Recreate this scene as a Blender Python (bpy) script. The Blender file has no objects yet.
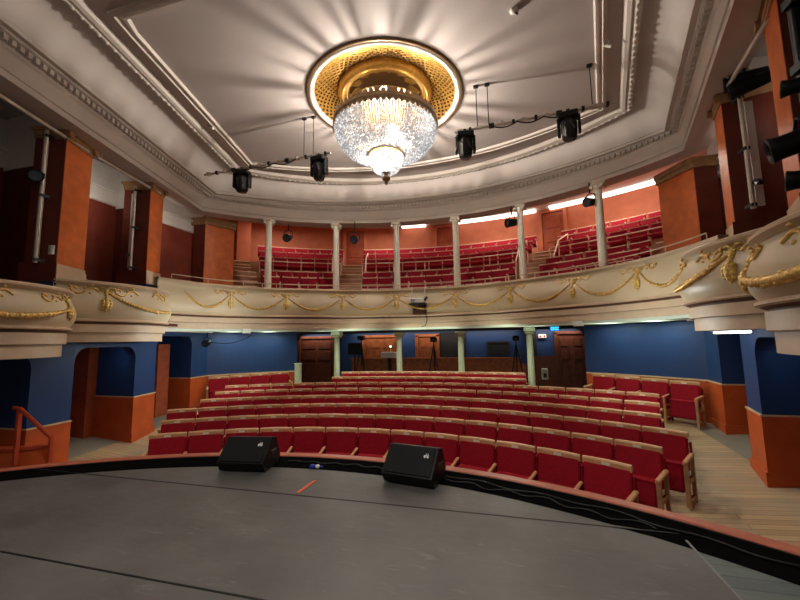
import bpy, bmesh, math, random
from mathutils import Vector, Matrix
random.seed(7)
PI = math.pi
SC = bpy.context.scene
COL = SC.collection
rad = math.radians

# ------------------------------------------------------------------ materials
MATS = {}
def mat(name, col, rough=0.6, metal=0.0, var=0.12, scale=6.0, bump=0.0, emit=None, estr=0.0, spec=0.4, coat=0.0):
    if name in MATS: return MATS[name]
    m = bpy.data.materials.new(name); m.use_nodes = True
    nt = m.node_tree; b = nt.nodes['Principled BSDF']
    b.inputs['Roughness'].default_value = rough
    b.inputs['Metallic'].default_value = metal
    b.inputs['Specular IOR Level'].default_value = spec
    if coat: b.inputs['Coat Weight'].default_value = coat
    tc = nt.nodes.new('ShaderNodeTexCoord')
    nz = nt.nodes.new('ShaderNodeTexNoise'); nz.inputs['Scale'].default_value = scale; nz.inputs['Detail'].default_value = 5
    nt.links.new(tc.outputs['Object'], nz.inputs['Vector'])
    rp = nt.nodes.new('ShaderNodeValToRGB')
    rp.color_ramp.elements[0].position = 0.3; rp.color_ramp.elements[1].position = 0.7
    rp.color_ramp.elements[0].color = tuple(c*(1-var) for c in col) + (1,)
    rp.color_ramp.elements[1].color = tuple(min(1, c*(1+var)) for c in col) + (1,)
    nt.links.new(nz.outputs['Fac'], rp.inputs['Fac'])
    nt.links.new(rp.outputs['Color'], b.inputs['Base Color'])
    if bump:
        bp = nt.nodes.new('ShaderNodeBump'); bp.inputs['Strength'].default_value = bump; bp.inputs['Distance'].default_value = 0.02
        nt.links.new(nz.outputs['Fac'], bp.inputs['Height']); nt.links.new(bp.outputs['Normal'], b.inputs['Normal'])
    if emit:
        b.inputs['Emission Color'].default_value = tuple(emit) + (1,)
        b.inputs['Emission Strength'].default_value = estr
    MATS[name] = m
    return m

def plank_mat(name, c1, c2, plank=0.11, length=2.6, rough=0.55, axis_rot=0.0, wear=(0.5,0.5,0.5), wearamt=0.25):
    m = bpy.data.materials.new(name); m.use_nodes = True
    nt = m.node_tree; b = nt.nodes['Principled BSDF']; b.inputs['Roughness'].default_value = rough
    tc = nt.nodes.new('ShaderNodeTexCoord'); mp = nt.nodes.new('ShaderNodeMapping')
    mp.inputs['Rotation'].default_value = (0, 0, axis_rot)
    nt.links.new(tc.outputs['Object'], mp.inputs['Vector'])
    br = nt.nodes.new('ShaderNodeTexBrick')
    br.inputs['Color1'].default_value = c1 + (1,); br.inputs['Color2'].default_value = c2 + (1,)
    br.inputs['Mortar'].default_value = tuple(c*0.35 for c in c1) + (1,)
    br.inputs['Scale'].default_value = 1.0; br.inputs['Mortar Size'].default_value = 0.004
    br.inputs['Brick Width'].default_value = length; br.inputs['Row Height'].default_value = plank
    nt.links.new(mp.outputs['Vector'], br.inputs['Vector'])
    nz = nt.nodes.new('ShaderNodeTexNoise'); nz.inputs['Scale'].default_value = 1.3; nz.inputs['Detail'].default_value = 8
    nt.links.new(tc.outputs['Object'], nz.inputs['Vector'])
    rp = nt.nodes.new('ShaderNodeValToRGB'); rp.color_ramp.elements[0].position = 0.45; rp.color_ramp.elements[1].position = 0.72
    nt.links.new(nz.outputs['Fac'], rp.inputs['Fac'])
    ml = nt.nodes.new('ShaderNodeMath'); ml.operation = 'MULTIPLY'; ml.inputs[1].default_value = wearamt
    nt.links.new(rp.outputs['Color'], ml.inputs[0])
    mx = nt.nodes.new('ShaderNodeMixRGB'); mx.inputs['Color2'].default_value = wear + (1,)
    nt.links.new(ml.outputs[0], mx.inputs['Fac']); nt.links.new(br.outputs['Color'], mx.inputs['Color1'])
    # grain
    n2 = nt.nodes.new('ShaderNodeTexNoise'); n2.inputs['Scale'].default_value = 3.0; n2.inputs['Detail'].default_value = 6
    m2 = nt.nodes.new('ShaderNodeMapping'); m2.inputs['Rotation'].default_value = (0,0,axis_rot); m2.inputs['Scale'].default_value = (1, 14, 1)
    nt.links.new(tc.outputs['Object'], m2.inputs['Vector']); nt.links.new(m2.outputs['Vector'], n2.inputs['Vector'])
    mg = nt.nodes.new('ShaderNodeMixRGB'); mg.blend_type = 'MULTIPLY'; mg.inputs['Fac'].default_value = 0.5
    nt.links.new(mx.outputs['Color'], mg.inputs['Color1']); nt.links.new(n2.outputs['Color'], mg.inputs['Color2'])
    gm = nt.nodes.new('ShaderNodeHueSaturation'); gm.inputs['Value'].default_value = 1.35; gm.inputs['Saturation'].default_value = 0.9
    nt.links.new(mg.outputs['Color'], gm.inputs['Color'])
    nt.links.new(gm.outputs['Color'], b.inputs['Base Color'])
    bp = nt.nodes.new('ShaderNodeBump'); bp.inputs['Strength'].default_value = 0.25; bp.inputs['Distance'].default_value = 0.004
    nt.links.new(br.outputs['Fac'], bp.inputs['Height']); bp.invert = True
    nt.links.new(bp.outputs['Normal'], b.inputs['Normal'])
    MATS[name] = m
    return m

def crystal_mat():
    m = bpy.data.materials.new('glowing_cut_crystal'); m.use_nodes = True
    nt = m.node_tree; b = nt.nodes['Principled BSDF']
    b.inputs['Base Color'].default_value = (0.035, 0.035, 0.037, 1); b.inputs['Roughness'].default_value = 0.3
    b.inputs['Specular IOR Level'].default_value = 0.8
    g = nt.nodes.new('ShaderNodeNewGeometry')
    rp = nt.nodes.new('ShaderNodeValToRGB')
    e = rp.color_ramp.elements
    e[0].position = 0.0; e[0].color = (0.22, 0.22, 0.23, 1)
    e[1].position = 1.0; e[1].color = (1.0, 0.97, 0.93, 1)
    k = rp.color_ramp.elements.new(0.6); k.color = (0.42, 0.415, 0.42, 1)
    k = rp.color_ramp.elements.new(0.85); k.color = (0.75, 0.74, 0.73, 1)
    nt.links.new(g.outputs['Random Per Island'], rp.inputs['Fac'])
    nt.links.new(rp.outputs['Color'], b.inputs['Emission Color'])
    b.inputs['Emission Strength'].default_value = 1.0  # lamplight and random sparkle put into the beads as emission
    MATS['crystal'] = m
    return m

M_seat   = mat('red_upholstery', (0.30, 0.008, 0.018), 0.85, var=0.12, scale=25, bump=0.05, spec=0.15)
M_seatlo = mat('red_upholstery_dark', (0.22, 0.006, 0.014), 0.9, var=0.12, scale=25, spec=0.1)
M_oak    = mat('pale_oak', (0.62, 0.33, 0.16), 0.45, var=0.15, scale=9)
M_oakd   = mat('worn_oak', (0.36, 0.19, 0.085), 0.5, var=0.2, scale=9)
M_plate  = mat('brass_number_plate', (0.95, 0.82, 0.62), 0.3, 0.2)
M_iron   = mat('dark_iron', (0.02, 0.02, 0.022), 0.5, 0.4)
M_gseat  = mat('gallery_red_upholstery', (0.29, 0.009, 0.022), 0.8, var=0.12, scale=25, spec=0.15)
M_grail  = mat('gallery_tan_wood', (0.74, 0.48, 0.36), 0.5, var=0.12)
M_ceil   = mat('ceiling_paint', (0.50, 0.445, 0.425), 0.8, var=0.03, scale=1.2)
M_cove   = mat('cove_paint', (0.48, 0.43, 0.40), 0.8, var=0.03, scale=1.2)
M_corn   = mat('cornice_paint', (0.56, 0.50, 0.45), 0.7, var=0.04, scale=3)
M_cream  = mat('cream_paint', (0.65, 0.535, 0.35), 0.38, var=0.03, scale=2, spec=0.5)
M_creamd = mat('tan_moulding', (0.62, 0.47, 0.32), 0.45, var=0.05)
M_brown  = mat('brown_groove', (0.16, 0.075, 0.045), 0.6)
M_gold   = mat('gilding', (0.78, 0.52, 0.17), 0.35, 0.55, var=0.3, scale=30)
M_goldb  = mat('bright_gilding', (0.86, 0.60, 0.20), 0.32, 0.55, var=0.25, scale=20)
M_goldd  = mat('dark_gilding', (0.10, 0.05, 0.012), 0.6, 0.3)
M_bronze = mat('bronze', (0.30, 0.20, 0.11), 0.4, 0.7, var=0.3, scale=30)
M_white  = mat('white_plaster', (0.74, 0.70, 0.65), 0.6, var=0.04)
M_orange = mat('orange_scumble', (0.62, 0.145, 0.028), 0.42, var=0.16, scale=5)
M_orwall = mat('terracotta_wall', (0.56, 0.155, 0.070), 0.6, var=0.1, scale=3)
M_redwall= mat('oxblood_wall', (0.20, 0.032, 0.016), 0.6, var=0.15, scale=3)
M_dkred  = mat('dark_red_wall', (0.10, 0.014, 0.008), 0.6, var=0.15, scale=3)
M_blue   = mat('blue_wall', (0.013, 0.043, 0.140), 0.5, var=0.06, scale=2)
M_dado   = mat('dado_orange', (0.48, 0.080, 0.016), 0.5, var=0.12, scale=4)
M_dadol  = mat('dado_line', (0.65, 0.42, 0.22), 0.5)
M_col    = mat('column_cream', (0.76, 0.71, 0.60), 0.5, var=0.06, scale=12)
M_colg   = mat('column_cream_green_lit', (0.56, 0.62, 0.42), 0.5, var=0.05, scale=12)  # cream with the green of the lamps put into the colour
M_soff   = mat('soffit_white_green_lit', (0.72, 0.82, 0.68), 0.6, var=0.03)  # white surface, green lamplight put into the base colour
M_black  = mat('black_plastic', (0.006, 0.006, 0.0065), 0.45, var=0.2, spec=0.25)
M_blackm = mat('black_metal', (0.012, 0.012, 0.013), 0.35, 0.3)
M_grille = mat('black_grille', (0.010, 0.010, 0.010), 0.7, 0.0, var=0.5, scale=180, spec=0.15)
M_lens   = mat('lens_glass', (0.03, 0.035, 0.05), 0.08, 0.0, spec=0.9)
M_alu    = mat('white_pipe', (0.60, 0.52, 0.45), 0.4, 0.2)
M_wood   = mat('brown_wood', (0.26, 0.075, 0.025), 0.4, var=0.3, scale=7)
M_woodd  = mat('dark_brown_wood', (0.085, 0.024, 0.012), 0.45, var=0.3, scale=7)
M_doorw  = mat('red_brown_door', (0.36, 0.075, 0.03), 0.45, var=0.2, scale=6)
M_vinyl  = mat('grey_dance_vinyl', (0.085, 0.080, 0.073), 0.40, var=0.25, scale=1.6, spec=0.45)
M_gut    = mat('black_stage_paint', (0.004, 0.004, 0.004), 0.95, spec=0.0)
M_lip    = mat('red_lip_wood', (0.42, 0.115, 0.062), 0.4, var=0.15, scale=8)
M_lipd   = mat('dark_lip_wood', (0.06, 0.018, 0.012), 0.6)
M_rail   = mat('red_painted_rail', (0.42, 0.055, 0.02), 0.4)
M_tape   = mat('orange_tape', (0.75, 0.13, 0.04), 0.6)
M_bluelt = mat('blue_plastic', (0.02, 0.05, 0.35), 0.3)
M_whitep = mat('white_plastic', (0.75, 0.73, 0.70), 0.4)
M_grey   = mat('grey_plastic', (0.42, 0.41, 0.40), 0.4)
M_cyan   = mat('lit_sign_cyan', (0.02, 0.3, 0.6), 0.4, emit=(0.02, 0.45, 1.0), estr=2.2)
M_tubew  = mat('lit_tube', (0.9, 0.9, 0.9), 0.4, emit=(1.0, 1.0, 0.95), estr=4.0)
M_strip  = mat('lit_ceiling_glow', (0.9, 0.9, 0.9), 0.4, emit=(1.0, 0.93, 0.85), estr=2.6)  # emission stands in for light on the gallery ceiling
M_bulb   = mat('lit_bulb', (1, 0.95, 0.88), 0.4, emit=(1.0, 0.88, 0.70), estr=7.0)
M_curt   = mat('dark_recess', (0.012, 0.010, 0.012), 0.9)
M_glassd = mat('dark_glass', (0.015, 0.017, 0.02), 0.1)
M_stairw = mat('stair_wood', (0.34, 0.17, 0.09), 0.6, var=0.15, scale=4)
M_floor  = plank_mat('stalls_planks', (0.40, 0.245, 0.11), (0.52, 0.33, 0.155), 0.105, 2.4, wear=(0.27, 0.235, 0.175), wearamt=0.5)
M_stage  = plank_mat('stage_planks', (0.075, 0.092, 0.085), (0.105, 0.125, 0.115), 0.13, 3.0, rough=0.5, wear=(0.16, 0.19, 0.18), wearamt=0.3)
def scuff(m):
    nt = m.node_tree; b = nt.nodes['Principled BSDF']; src = b.inputs['Base Color'].links[0].from_socket
    tc = nt.nodes.new('ShaderNodeTexCoord'); mp = nt.nodes.new('ShaderNodeMapping'); mp.inputs['Rotation'].default_value = (0,0,0.9); mp.inputs['Scale'].default_value = (1.2,5.5,1)
    nz = nt.nodes.new('ShaderNodeTexNoise'); nz.inputs['Scale'].default_value = 2.2; nz.inputs['Detail'].default_value = 7; nz.inputs['Distortion'].default_value = 1.6
    nt.links.new(tc.outputs['Object'], mp.inputs['Vector']); nt.links.new(mp.outputs['Vector'], nz.inputs['Vector'])
    rp = nt.nodes.new('ShaderNodeValToRGB'); rp.color_ramp.elements[0].position = 0.60; rp.color_ramp.elements[1].position = 0.78
    rp.color_ramp.elements[1].color = (0.55,0.55,0.55,1)
    nt.links.new(nz.outputs['Fac'], rp.inputs['Fac'])
    mx = nt.nodes.new('ShaderNodeMixRGB'); mx.inputs['Color2'].default_value = (0.20,0.19,0.175,1)
    nt.links.new(rp.outputs['Color'], mx.inputs['Fac']); nt.links.new(src, mx.inputs['Color1']); nt.links.new(mx.outputs['Color'], b.inputs['Base Color'])
    r2 = nt.nodes.new('ShaderNodeMapRange'); r2.inputs['To Min'].default_value = 0.34; r2.inputs['To Max'].default_value = 0.58
    nt.links.new(nz.outputs['Fac'], r2.inputs['Value']); nt.links.new(r2.outputs['Result'], b.inputs['Roughness'])
scuff(M_vinyl)
M_cryst  = crystal_mat()
M_rosegold = mat('rose_gilding', (0.62, 0.36, 0.085), 0.36, 0.6, var=0.2, scale=20)
M_pillside = mat('pillar_dark_side', (0.13, 0.022, 0.010), 0.5, var=0.15, scale=5)  # darker red-brown overlay for the stage-facing sides of pillars and plinths
M_nose = mat('step_nosing', (0.62,0.42,0.26), 0.5)

# ------------------------------------------------------------------ helpers
class MB:
    def __init__(s): s.v = []; s.f = []; s.sm = []
    def add(s, vs, fs, smooth=False):
        o = len(s.v); s.v += [tuple(v) for v in vs]
        for f in fs: s.f.append([i+o for i in f]); s.sm.append(smooth)
        return s
    def box(s, c, d, rz=0.0, rx=0.0, ry=0.0):
        M = Matrix.Translation(c) @ Matrix.Rotation(rz, 4, 'Z') @ Matrix.Rotation(ry, 4, 'Y') @ Matrix.Rotation(rx, 4, 'X')
        vs = [M @ Vector((x*d[0]/2, y*d[1]/2, z*d[2]/2)) for x in (-1,1) for y in (-1,1) for z in (-1,1)]
        return s.add(vs, [(0,1,3,2),(4,6,7,5),(0,4,5,1),(2,3,7,6),(0,2,6,4),(1,5,7,3)])
    def bbox(s, c, d, b=0.01, rz=0.0, rx=0.0):
        # chamfered box
        bm = bmesh.new(); bmesh.ops.create_cube(bm, size=1.0)
        for v in bm.verts: v.co = Vector((v.co.x*d[0], v.co.y*d[1], v.co.z*d[2]))
        bmesh.ops.bevel(bm, geom=list(bm.edges), offset=b, segments=1, affect='EDGES')
        M = Matrix.Translation(c) @ Matrix.Rotation(rz, 4, 'Z') @ Matrix.Rotation(rx, 4, 'X')
        return s.bm(bm, M)
    def bm(s, bm, M=None):
        bm.verts.index_update()
        vs = [(M @ v.co if M else v.co) for v in bm.verts]
        fs = [[v.index for v in f.verts] for f in bm.faces]
        s.add(vs, fs); bm.free(); return s
    def prism(s, poly, z0, z1):
        n = len(poly)
        vs = [(p[0],p[1],z0) for p in poly] + [(p[0],p[1],z1) for p in poly]
        fs = [tuple(range(n-1,-1,-1)), tuple(range(n,2*n))] + [(i,(i+1)%n,(i+1)%n+n,i+n) for i in range(n)]
        return s.add(vs, fs)
    def plate(s, origin, u, w, nrm, poly, th):
        # extrude a 2-D polygon (a,b) -> origin + a*u + b*w, thickness th along nrm
        o = Vector(origin); u = Vector(u); w = Vector(w); nn = Vector(nrm)
        n = len(poly)
        vs = [o+u*a+w*b for a,b in poly] + [o+u*a+w*b+nn*th for a,b in poly]
        fs = [tuple(range(n-1,-1,-1)), tuple(range(n,2*n))] + [(i,(i+1)%n,(i+1)%n+n,i+n) for i in range(n)]
        return s.add(vs, fs)
    def loft(s, rings, closed_ring=False, closed_loop=False, smooth=False, caps=False):
        n = len(rings[0]); m = len(rings); vs = [p for r in rings for p in r]; fs = []
        for j in range(m if closed_loop else m-1):
            for i in range(n if closed_ring else n-1):
                a = j*n+i; b = j*n+(i+1)%n; c = ((j+1)%m)*n+(i+1)%n; d = ((j+1)%m)*n+i
                fs.append((a,b,c,d))
        s.add(vs, fs, smooth)
        if caps and closed_ring:
            s.add(rings[0], [tuple(range(n-1,-1,-1))]); s.add(rings[-1], [tuple(range(n))])
        return s
    def tube(s, path, r, n=8, smooth=True, closed=False):
        P = [Vector(p) for p in path]; rings = []
        for i,p in enumerate(P):
            if closed: t = P[(i+1)%len(P)]-P[i-1]
            else: t = P[min(i+1,len(P)-1)]-P[max(i-1,0)]
            if t.length < 1e-9: t = Vector((0,0,1))
            t.normalize()
            up = Vector((0,0,1)) if abs(t.z) < 0.9 else Vector((0,1,0))
            a = t.cross(up).normalized(); b = a.cross(t).normalized()
            rr = r[i] if isinstance(r,(list,tuple)) else r
            rings.append([p + (a*math.cos(2*PI*k/n) + b*math.sin(2*PI*k/n))*rr for k in range(n)])
        return s.loft(rings, closed_ring=True, closed_loop=closed, smooth=smooth, caps=not closed)
    def lathe(s, prof, c=(0,0,0), n=24, smooth=True):
        rings = []
        for k in range(n):
            a = 2*PI*k/n
            rings.append([(c[0]+r*math.cos(a), c[1]+r*math.sin(a), c[2]+z) for r,z in prof])
        return s.loft(rings, closed_loop=True, smooth=smooth)
    def ball(s, c, r, sub=1):
        bm = bmesh.new(); bmesh.ops.create_icosphere(bm, subdivisions=sub, radius=1.0)
        rr = r if isinstance(r,(tuple,list)) else (r,r,r)
        M = Matrix.Translation(c) @ Matrix.Diagonal((rr[0],rr[1],rr[2],1))
        k = len(s.f); s.bm(bm, M)
        for i in range(k, len(s.f)): s.sm[i] = True
        return s
    def octa(s, c, rx, rz):
        x,y,z = c
        return s.add([(x,y,z+rz),(x+rx,y,z),(x,y+rx,z),(x-rx,y,z),(x,y-rx,z),(x,y,z-rz)],
                     [(0,1,2),(0,2,3),(0,3,4),(0,4,1),(5,2,1),(5,3,2),(5,4,3),(5,1,4)])
    def mirror(s): s.v = [(-x,y,z) for x,y,z in s.v]; return s
    def build(s, name, material, parent=None, world=True, kind=None):
        me = bpy.data.meshes.new(name)
        vs = s.v
        if parent is not None and world:
            inv = WM[parent.name].inverted(); vs = [inv @ Vector(v) for v in vs]
        me.from_pydata(vs, [], s.f); me.validate(verbose=False)
        bm = bmesh.new(); bm.from_mesh(me); bmesh.ops.recalc_face_normals(bm, faces=bm.faces); bm.to_mesh(me); bm.free()
        if len(s.sm) == len(me.polygons): me.polygons.foreach_set('use_smooth', s.sm)
        me.materials.append(material); me.update()
        o = bpy.data.objects.new(name, me); COL.objects.link(o)
        if parent is not None:
            o.parent = parent; WM[o.name] = WM[parent.name]
        else: WM[o.name] = Matrix.Identity(4)
        if kind: o['kind'] = kind
        return o
WM = {}
def thing(name, label, cat, loc=(0,0,0), rz=0.0, group=None):
    o = bpy.data.objects.new(name, None); COL.objects.link(o); o.empty_display_size = 0.1
    o.location = loc; o.rotation_euler = (0,0,rz)
    WM[o.name] = Matrix.Translation(loc) @ Matrix.Rotation(rz, 4, 'Z')
    o['label'] = label; o['category'] = cat
    if group: o['group'] = group
    return o
def tag(o, label, cat, group=None):
    o['label'] = label; o['category'] = cat
    if group: o['group'] = group
    return o
KIDS = {}
def dup(root, loc, rz, label):
    r = root.copy(); COL.objects.link(r); r.location = loc; r.rotation_euler = (0,0,rz); r['label'] = label
    for ch in KIDS[root.name]:
        c = ch.copy(); COL.objects.link(c); c.parent = r
        for g in KIDS.get(ch.name, []):
            d = g.copy(); COL.objects.link(d); d.parent = c
    return r
def index_kids(root):
    KIDS[root.name] = list(root.children)
    for c in root.children: KIDS[c.name] = list(c.children)
def light(name, kind, loc, power, col=(1,1,1), size=0.1, size_y=None, target=None, spot=None):
    l = bpy.data.lights.new(name, kind); l.energy = power; l.color = col
    if kind == 'AREA':
        l.size = size
        if size_y: l.shape = 'RECTANGLE'; l.size_y = size_y
    else: l.shadow_soft_size = size
    if spot: l.spot_size = spot; l.spot_blend = 0.6
    o = bpy.data.objects.new(name, l); COL.objects.link(o); o.location = loc
    if target is not None:
        o.rotation_euler = (Vector(target)-Vector(loc)).to_track_quat('-Z','Y').to_euler()
    return o

def catmull(P, seg=8):
    out = []
    Q = [2*Vector(P[0])-Vector(P[1])] + [Vector(p) for p in P] + [2*Vector(P[-1])-Vector(P[-2])]
    for i in range(1, len(Q)-2):
        p0,p1,p2,p3 = Q[i-1],Q[i],Q[i+1],Q[i+2]
        for k in range(seg):
            t = k/seg
            out.append(0.5*((2*p1)+(-p0+p2)*t+(2*p0-5*p1+4*p2-p3)*t*t+(-p0+3*p1-3*p2+p3)*t*t*t))
    out.append(Vector(P[-1])); return out
class Curve:
    """plan curve; offset() moves towards the inside of the house"""
    def __init__(s, pts, center=(0,5.5)):
        s.p = [Vector((p[0],p[1])) for p in pts]; s.n = []
        c = Vector(center)
        for i in range(len(s.p)):
            t = s.p[min(i+1,len(s.p)-1)]-s.p[max(i-1,0)]
            n = Vector((-t.y,t.x)).normalized()
            s.n.append(n)
        mid = len(s.p)//2
        if (c-s.p[mid]).dot(s.n[mid]) < 0: s.n = [-n for n in s.n]
        s.L = [0.0]
        for i in range(1,len(s.p)): s.L.append(s.L[-1]+(s.p[i]-s.p[i-1]).length)
    def ring(s, d, z): return [(p.x+n.x*d, p.y+n.y*d, z) for p,n in zip(s.p,s.n)]
    def at(s, l, d, z):
        l = max(0,min(s.L[-1]-1e-6,l))
        for i in range(1,len(s.L)):
            if s.L[i] >= l: break
        t = (l-s.L[i-1])/max(1e-9,s.L[i]-s.L[i-1])
        p = s.p[i-1].lerp(s.p[i],t); n = s.n[i-1].lerp(s.n[i],t).normalized()
        return Vector((p.x+n.x*d, p.y+n.y*d, z))
    def near(s, x, y):
        q = Vector((x,y)); j = min(range(len(s.p)), key=lambda i:(s.p[i]-q).length); return s.L[j]
def mirror_curve(half):   # half: from centre (x=0) to the right end
    return [Vector((-p[0],p[1])) for p in reversed(half[1:])] + [Vector((p[0],p[1])) for p in half]
def arc_half(apex, cx, cy, n=16):
    sag = apex-cy; R = (cx*cx+sag*sag)/(2*sag); yc = apex-R
    return [(x, yc+math.sqrt(R*R-x*x)) for x in [cx*i/n for i in range(n+1)]]
ORD = ['first','second','third','fourth','fifth','sixth','seventh','eighth','ninth','tenth','eleventh','twelfth','thirteenth','fourteenth','fifteenth','sixteenth','seventeenth','eighteenth','nineteenth','twentieth']

# ------------------------------------------------------------------ camera (f = 370 px on 800)
yaw, pit, rol = rad(14.8), rad(6.2), rad(0.96)
fwd = Vector((-math.sin(yaw)*math.cos(pit), math.cos(yaw)*math.cos(pit), math.sin(pit)))
r0 = Vector((math.cos(yaw), math.sin(yaw), 0)); u0 = r0.cross(fwd)
rt = r0*math.cos(rol) - u0*math.sin(rol); up = u0*math.cos(rol) + r0*math.sin(rol)
cd = bpy.data.cameras.new('camera'); cam = bpy.data.objects.new('camera', cd); COL.objects.link(cam)
cd.sensor_width = 36; cd.lens = 36*370/800; cd.clip_start = 0.05; cd.clip_end = 100
Mc = Matrix((rt, up, -fwd)).transposed().to_4x4(); Mc.translation = Vector((2.1, 0, 1.6))
cam.matrix_world = Mc
SC.camera = cam

# ------------------------------------------------------------------ stalls floor
def fz(r): return -0.73 + 0.1*max(0, min(r, 11.3)-6.0)
def fzp(x, y): return fz(math.hypot(x, y))
b = MB()
rings = []
for i in range(29):
    r = 3.6 + i*0.45
    rings.append([(r*math.sin(rad(a)), r*math.cos(rad(a)), fz(r)) for a in range(-88, 89, 4)])
b.loft(rings); b.build('floor', M_floor, kind='structure')

b = MB()
for s_ in (-1,1):
    b.loft([[(x*s_,y,fzp(x,y)+0.004) for y in [3.5+i*0.3 for i in range(20)]] for x in (5.85,6.2,6.8,7.4)])
b.build('floor_corridor', mat('grey_painted_floor',(0.25,0.215,0.165),0.6,var=0.2,scale=1.5), kind='structure')
# stage
LC = (0.0, -2.03); LR = 6.9
def lip(a, R, z=0.0): return (R*math.sin(a), LC[1]+R*math.cos(a), z)
LA = [rad(-52+i*2) for i in range(53)]
b = MB(); poly = [lip(a, LR-0.30)[:2] for a in LA]
poly = [(-9,-1.0+LC[1]*0+3.0-0.0)] + poly + [(9,2.0)] + [(9,-3),(-9,-3)]
poly[0] = (-9, 2.0)
b.prism(poly, -0.10, 0.0); b.build('stage_floor', M_stage, kind='structure')
b = MB(); b.loft([[lip(a,LR-0.46,0.0015) for a in LA],[lip(a,LR-0.02,0.0015) for a in LA]])
b.loft([[lip(a,LR-0.02,-0.75) for a in LA],[lip(a,LR-0.02,0.0015) for a in LA]])
b.build('stage_gutter', M_gut, kind='structure')
b = MB()
sec = [(LR,-0.76),(LR,0.005),(LR+0.015,0.015),(LR+0.13,0.015),(LR+0.15,0.0),(LR+0.15,-0.76)]
b.loft([[lip(a,R,z) for R,z in sec] for a in LA]); b.build('stage_lip', M_lip, kind='structure')
b = MB(); b.loft([[lip(a,LR-0.015,-0.03) for a in LA],[lip(a,LR-0.015,0.006) for a in LA],[lip(a,LR+0.0,0.0065) for a in LA]])
b.build('trim_1', M_lipd, kind='structure')
# grey dance vinyl: strips across the stage
def vinyl(y0, y1, label, x1=3.44):
    xs = [-7.6+i*(x1+7.6)/46 for i in range(47)]
    top = []
    for x in xs:
        if y1 is None:
            R = LR-0.46; yy = LC[1]+math.sqrt(max(0.01,R*R-x*x)); top.append((x, max(yy, y0+0.002)))
        else:
            R = LR-0.46; yy = LC[1]+math.sqrt(max(0.01,R*R-x*x)); top.append((x, max(min(y1,yy), y0+0.001)))
    b = MB(); b.prism([(xs[0],y0)] + top[:0] + [(xs[-1],y0)] + list(reversed(top)), 0.001, 0.005)
    tag(b.build('dance_floor_sheet', M_vinyl), label, 'stage vinyl', 'dance floor sheets')
vinyl(3.655, None, 'grey vinyl dance floor sheet nearest the stage lip, under both monitors')
vinyl(2.185, 3.645, 'grey vinyl dance floor sheet across the middle of the stage, behind the monitors')
vinyl(0.5, 2.175, 'grey vinyl dance floor sheet nearest the camera, past the lower dark seam')
# white edge tape down the right end of the vinyl
b = MB(); b.box((3.448, 2.0, 0.0045), (0.016, 3.1, 0.004)); tag(b.build('edge_tape', mat('dull_grey_tape',(0.20,0.195,0.185),0.6)), 'grey tape strip along the right end of the vinyl floor', 'tape')
for y,t in ((3.65,'thin dark tape over the vinyl seam nearer the stage lip'),(2.18,'thin dark tape over the vinyl seam nearer the camera')):
    b = MB(); b.box((-0.4,y,0.006),(7.6,0.016,0.003)); tag(b.build('seam_tape', M_black), t, 'tape')

# ------------------------------------------------------------------ stalls seats
PITCH = 0.57
def make_seat():
    t = thing('theatre_seat', 'x', 'seat', group='red stalls seats')
    w = PITCH-0.03
    # backrest slightly reclined; local: faces -Y, centre of back at y=0
    b = MB(); b.bbox((0, 0.005, 0.59), (w-0.012, 0.07, 0.46), 0.02, rx=rad(-7)); b.build('backrest', M_seat, t)
    b = MB()
    n = 6; rings = []
    for i in range(n+1):
        x = -w/2 + w*i/n; c = 0.008*(1-(2*i/n-1)**2)
        rings.append([(x,0.005,0.790),(x,0.0,0.850+c),(x,0.01,0.866+c),(x,0.045,0.868+c),(x,0.062,0.85+c),(x,0.062,0.79)])
    b.loft(rings, closed_ring=True, caps=True)
    tr = b.build('top_rail', M_oak, t)
    b = MB(); b.box((0,0.0,0.832),(0.095,0.008,0.032)); b.build('number_plate', M_plate, tr)
    # tipped-up seat
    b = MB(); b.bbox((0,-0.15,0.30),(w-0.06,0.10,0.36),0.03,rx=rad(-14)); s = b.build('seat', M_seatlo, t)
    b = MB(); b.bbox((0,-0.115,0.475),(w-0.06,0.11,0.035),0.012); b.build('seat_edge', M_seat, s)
    # side standard on the right
    x = PITCH/2
    b = MB(); b.bbox((x,-0.19,0.545),(0.045,0.30,0.035),0.01,rx=rad(6)); b.build('armrest', M_oak, t)
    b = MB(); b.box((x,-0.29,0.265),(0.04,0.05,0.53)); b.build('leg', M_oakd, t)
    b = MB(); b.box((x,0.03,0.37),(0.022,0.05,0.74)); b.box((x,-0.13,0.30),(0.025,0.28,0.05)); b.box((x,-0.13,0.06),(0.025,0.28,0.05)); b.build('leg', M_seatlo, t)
    index_kids(t); return t
seat0 = make_seat(); seat_used = False
def put_seat(x, y, z, rz, label):
    global seat_used
    if not seat_used:
        seat_used = True; seat0.location = (x,y,z); seat0.rotation_euler = (0,0,rz); seat0['label'] = label; return seat0
    return dup(seat0, (x,y,z), rz, label)
def end_standard(root, sx=1):
    x = sx*(PITCH/2+0.012)
    b = MB(); b.bbox((x,-0.17,0.575),(0.055,0.38,0.04),0.01,rx=rad(5)); b.build('end_armrest', M_oak, root, world=False)
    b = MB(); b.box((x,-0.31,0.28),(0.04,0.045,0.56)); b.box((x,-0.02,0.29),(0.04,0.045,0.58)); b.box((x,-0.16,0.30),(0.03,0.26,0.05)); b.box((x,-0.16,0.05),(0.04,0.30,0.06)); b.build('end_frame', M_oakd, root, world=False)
ROWS = [(6.0,-35.1,35.6,13),(6.76,-35.1,36.3,15),(7.5,-35.6,37.0,17),(8.22,-32.1,33.4,17),(8.92,-31.0,32.3,17),(9.6,-30.3,31.4,18),(10.35,-14.7,15.2,10),(11.13,-13.9,14.3,10)]
RN = ['front','second','third','fourth','fifth','sixth','seventh','rearmost']
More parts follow.
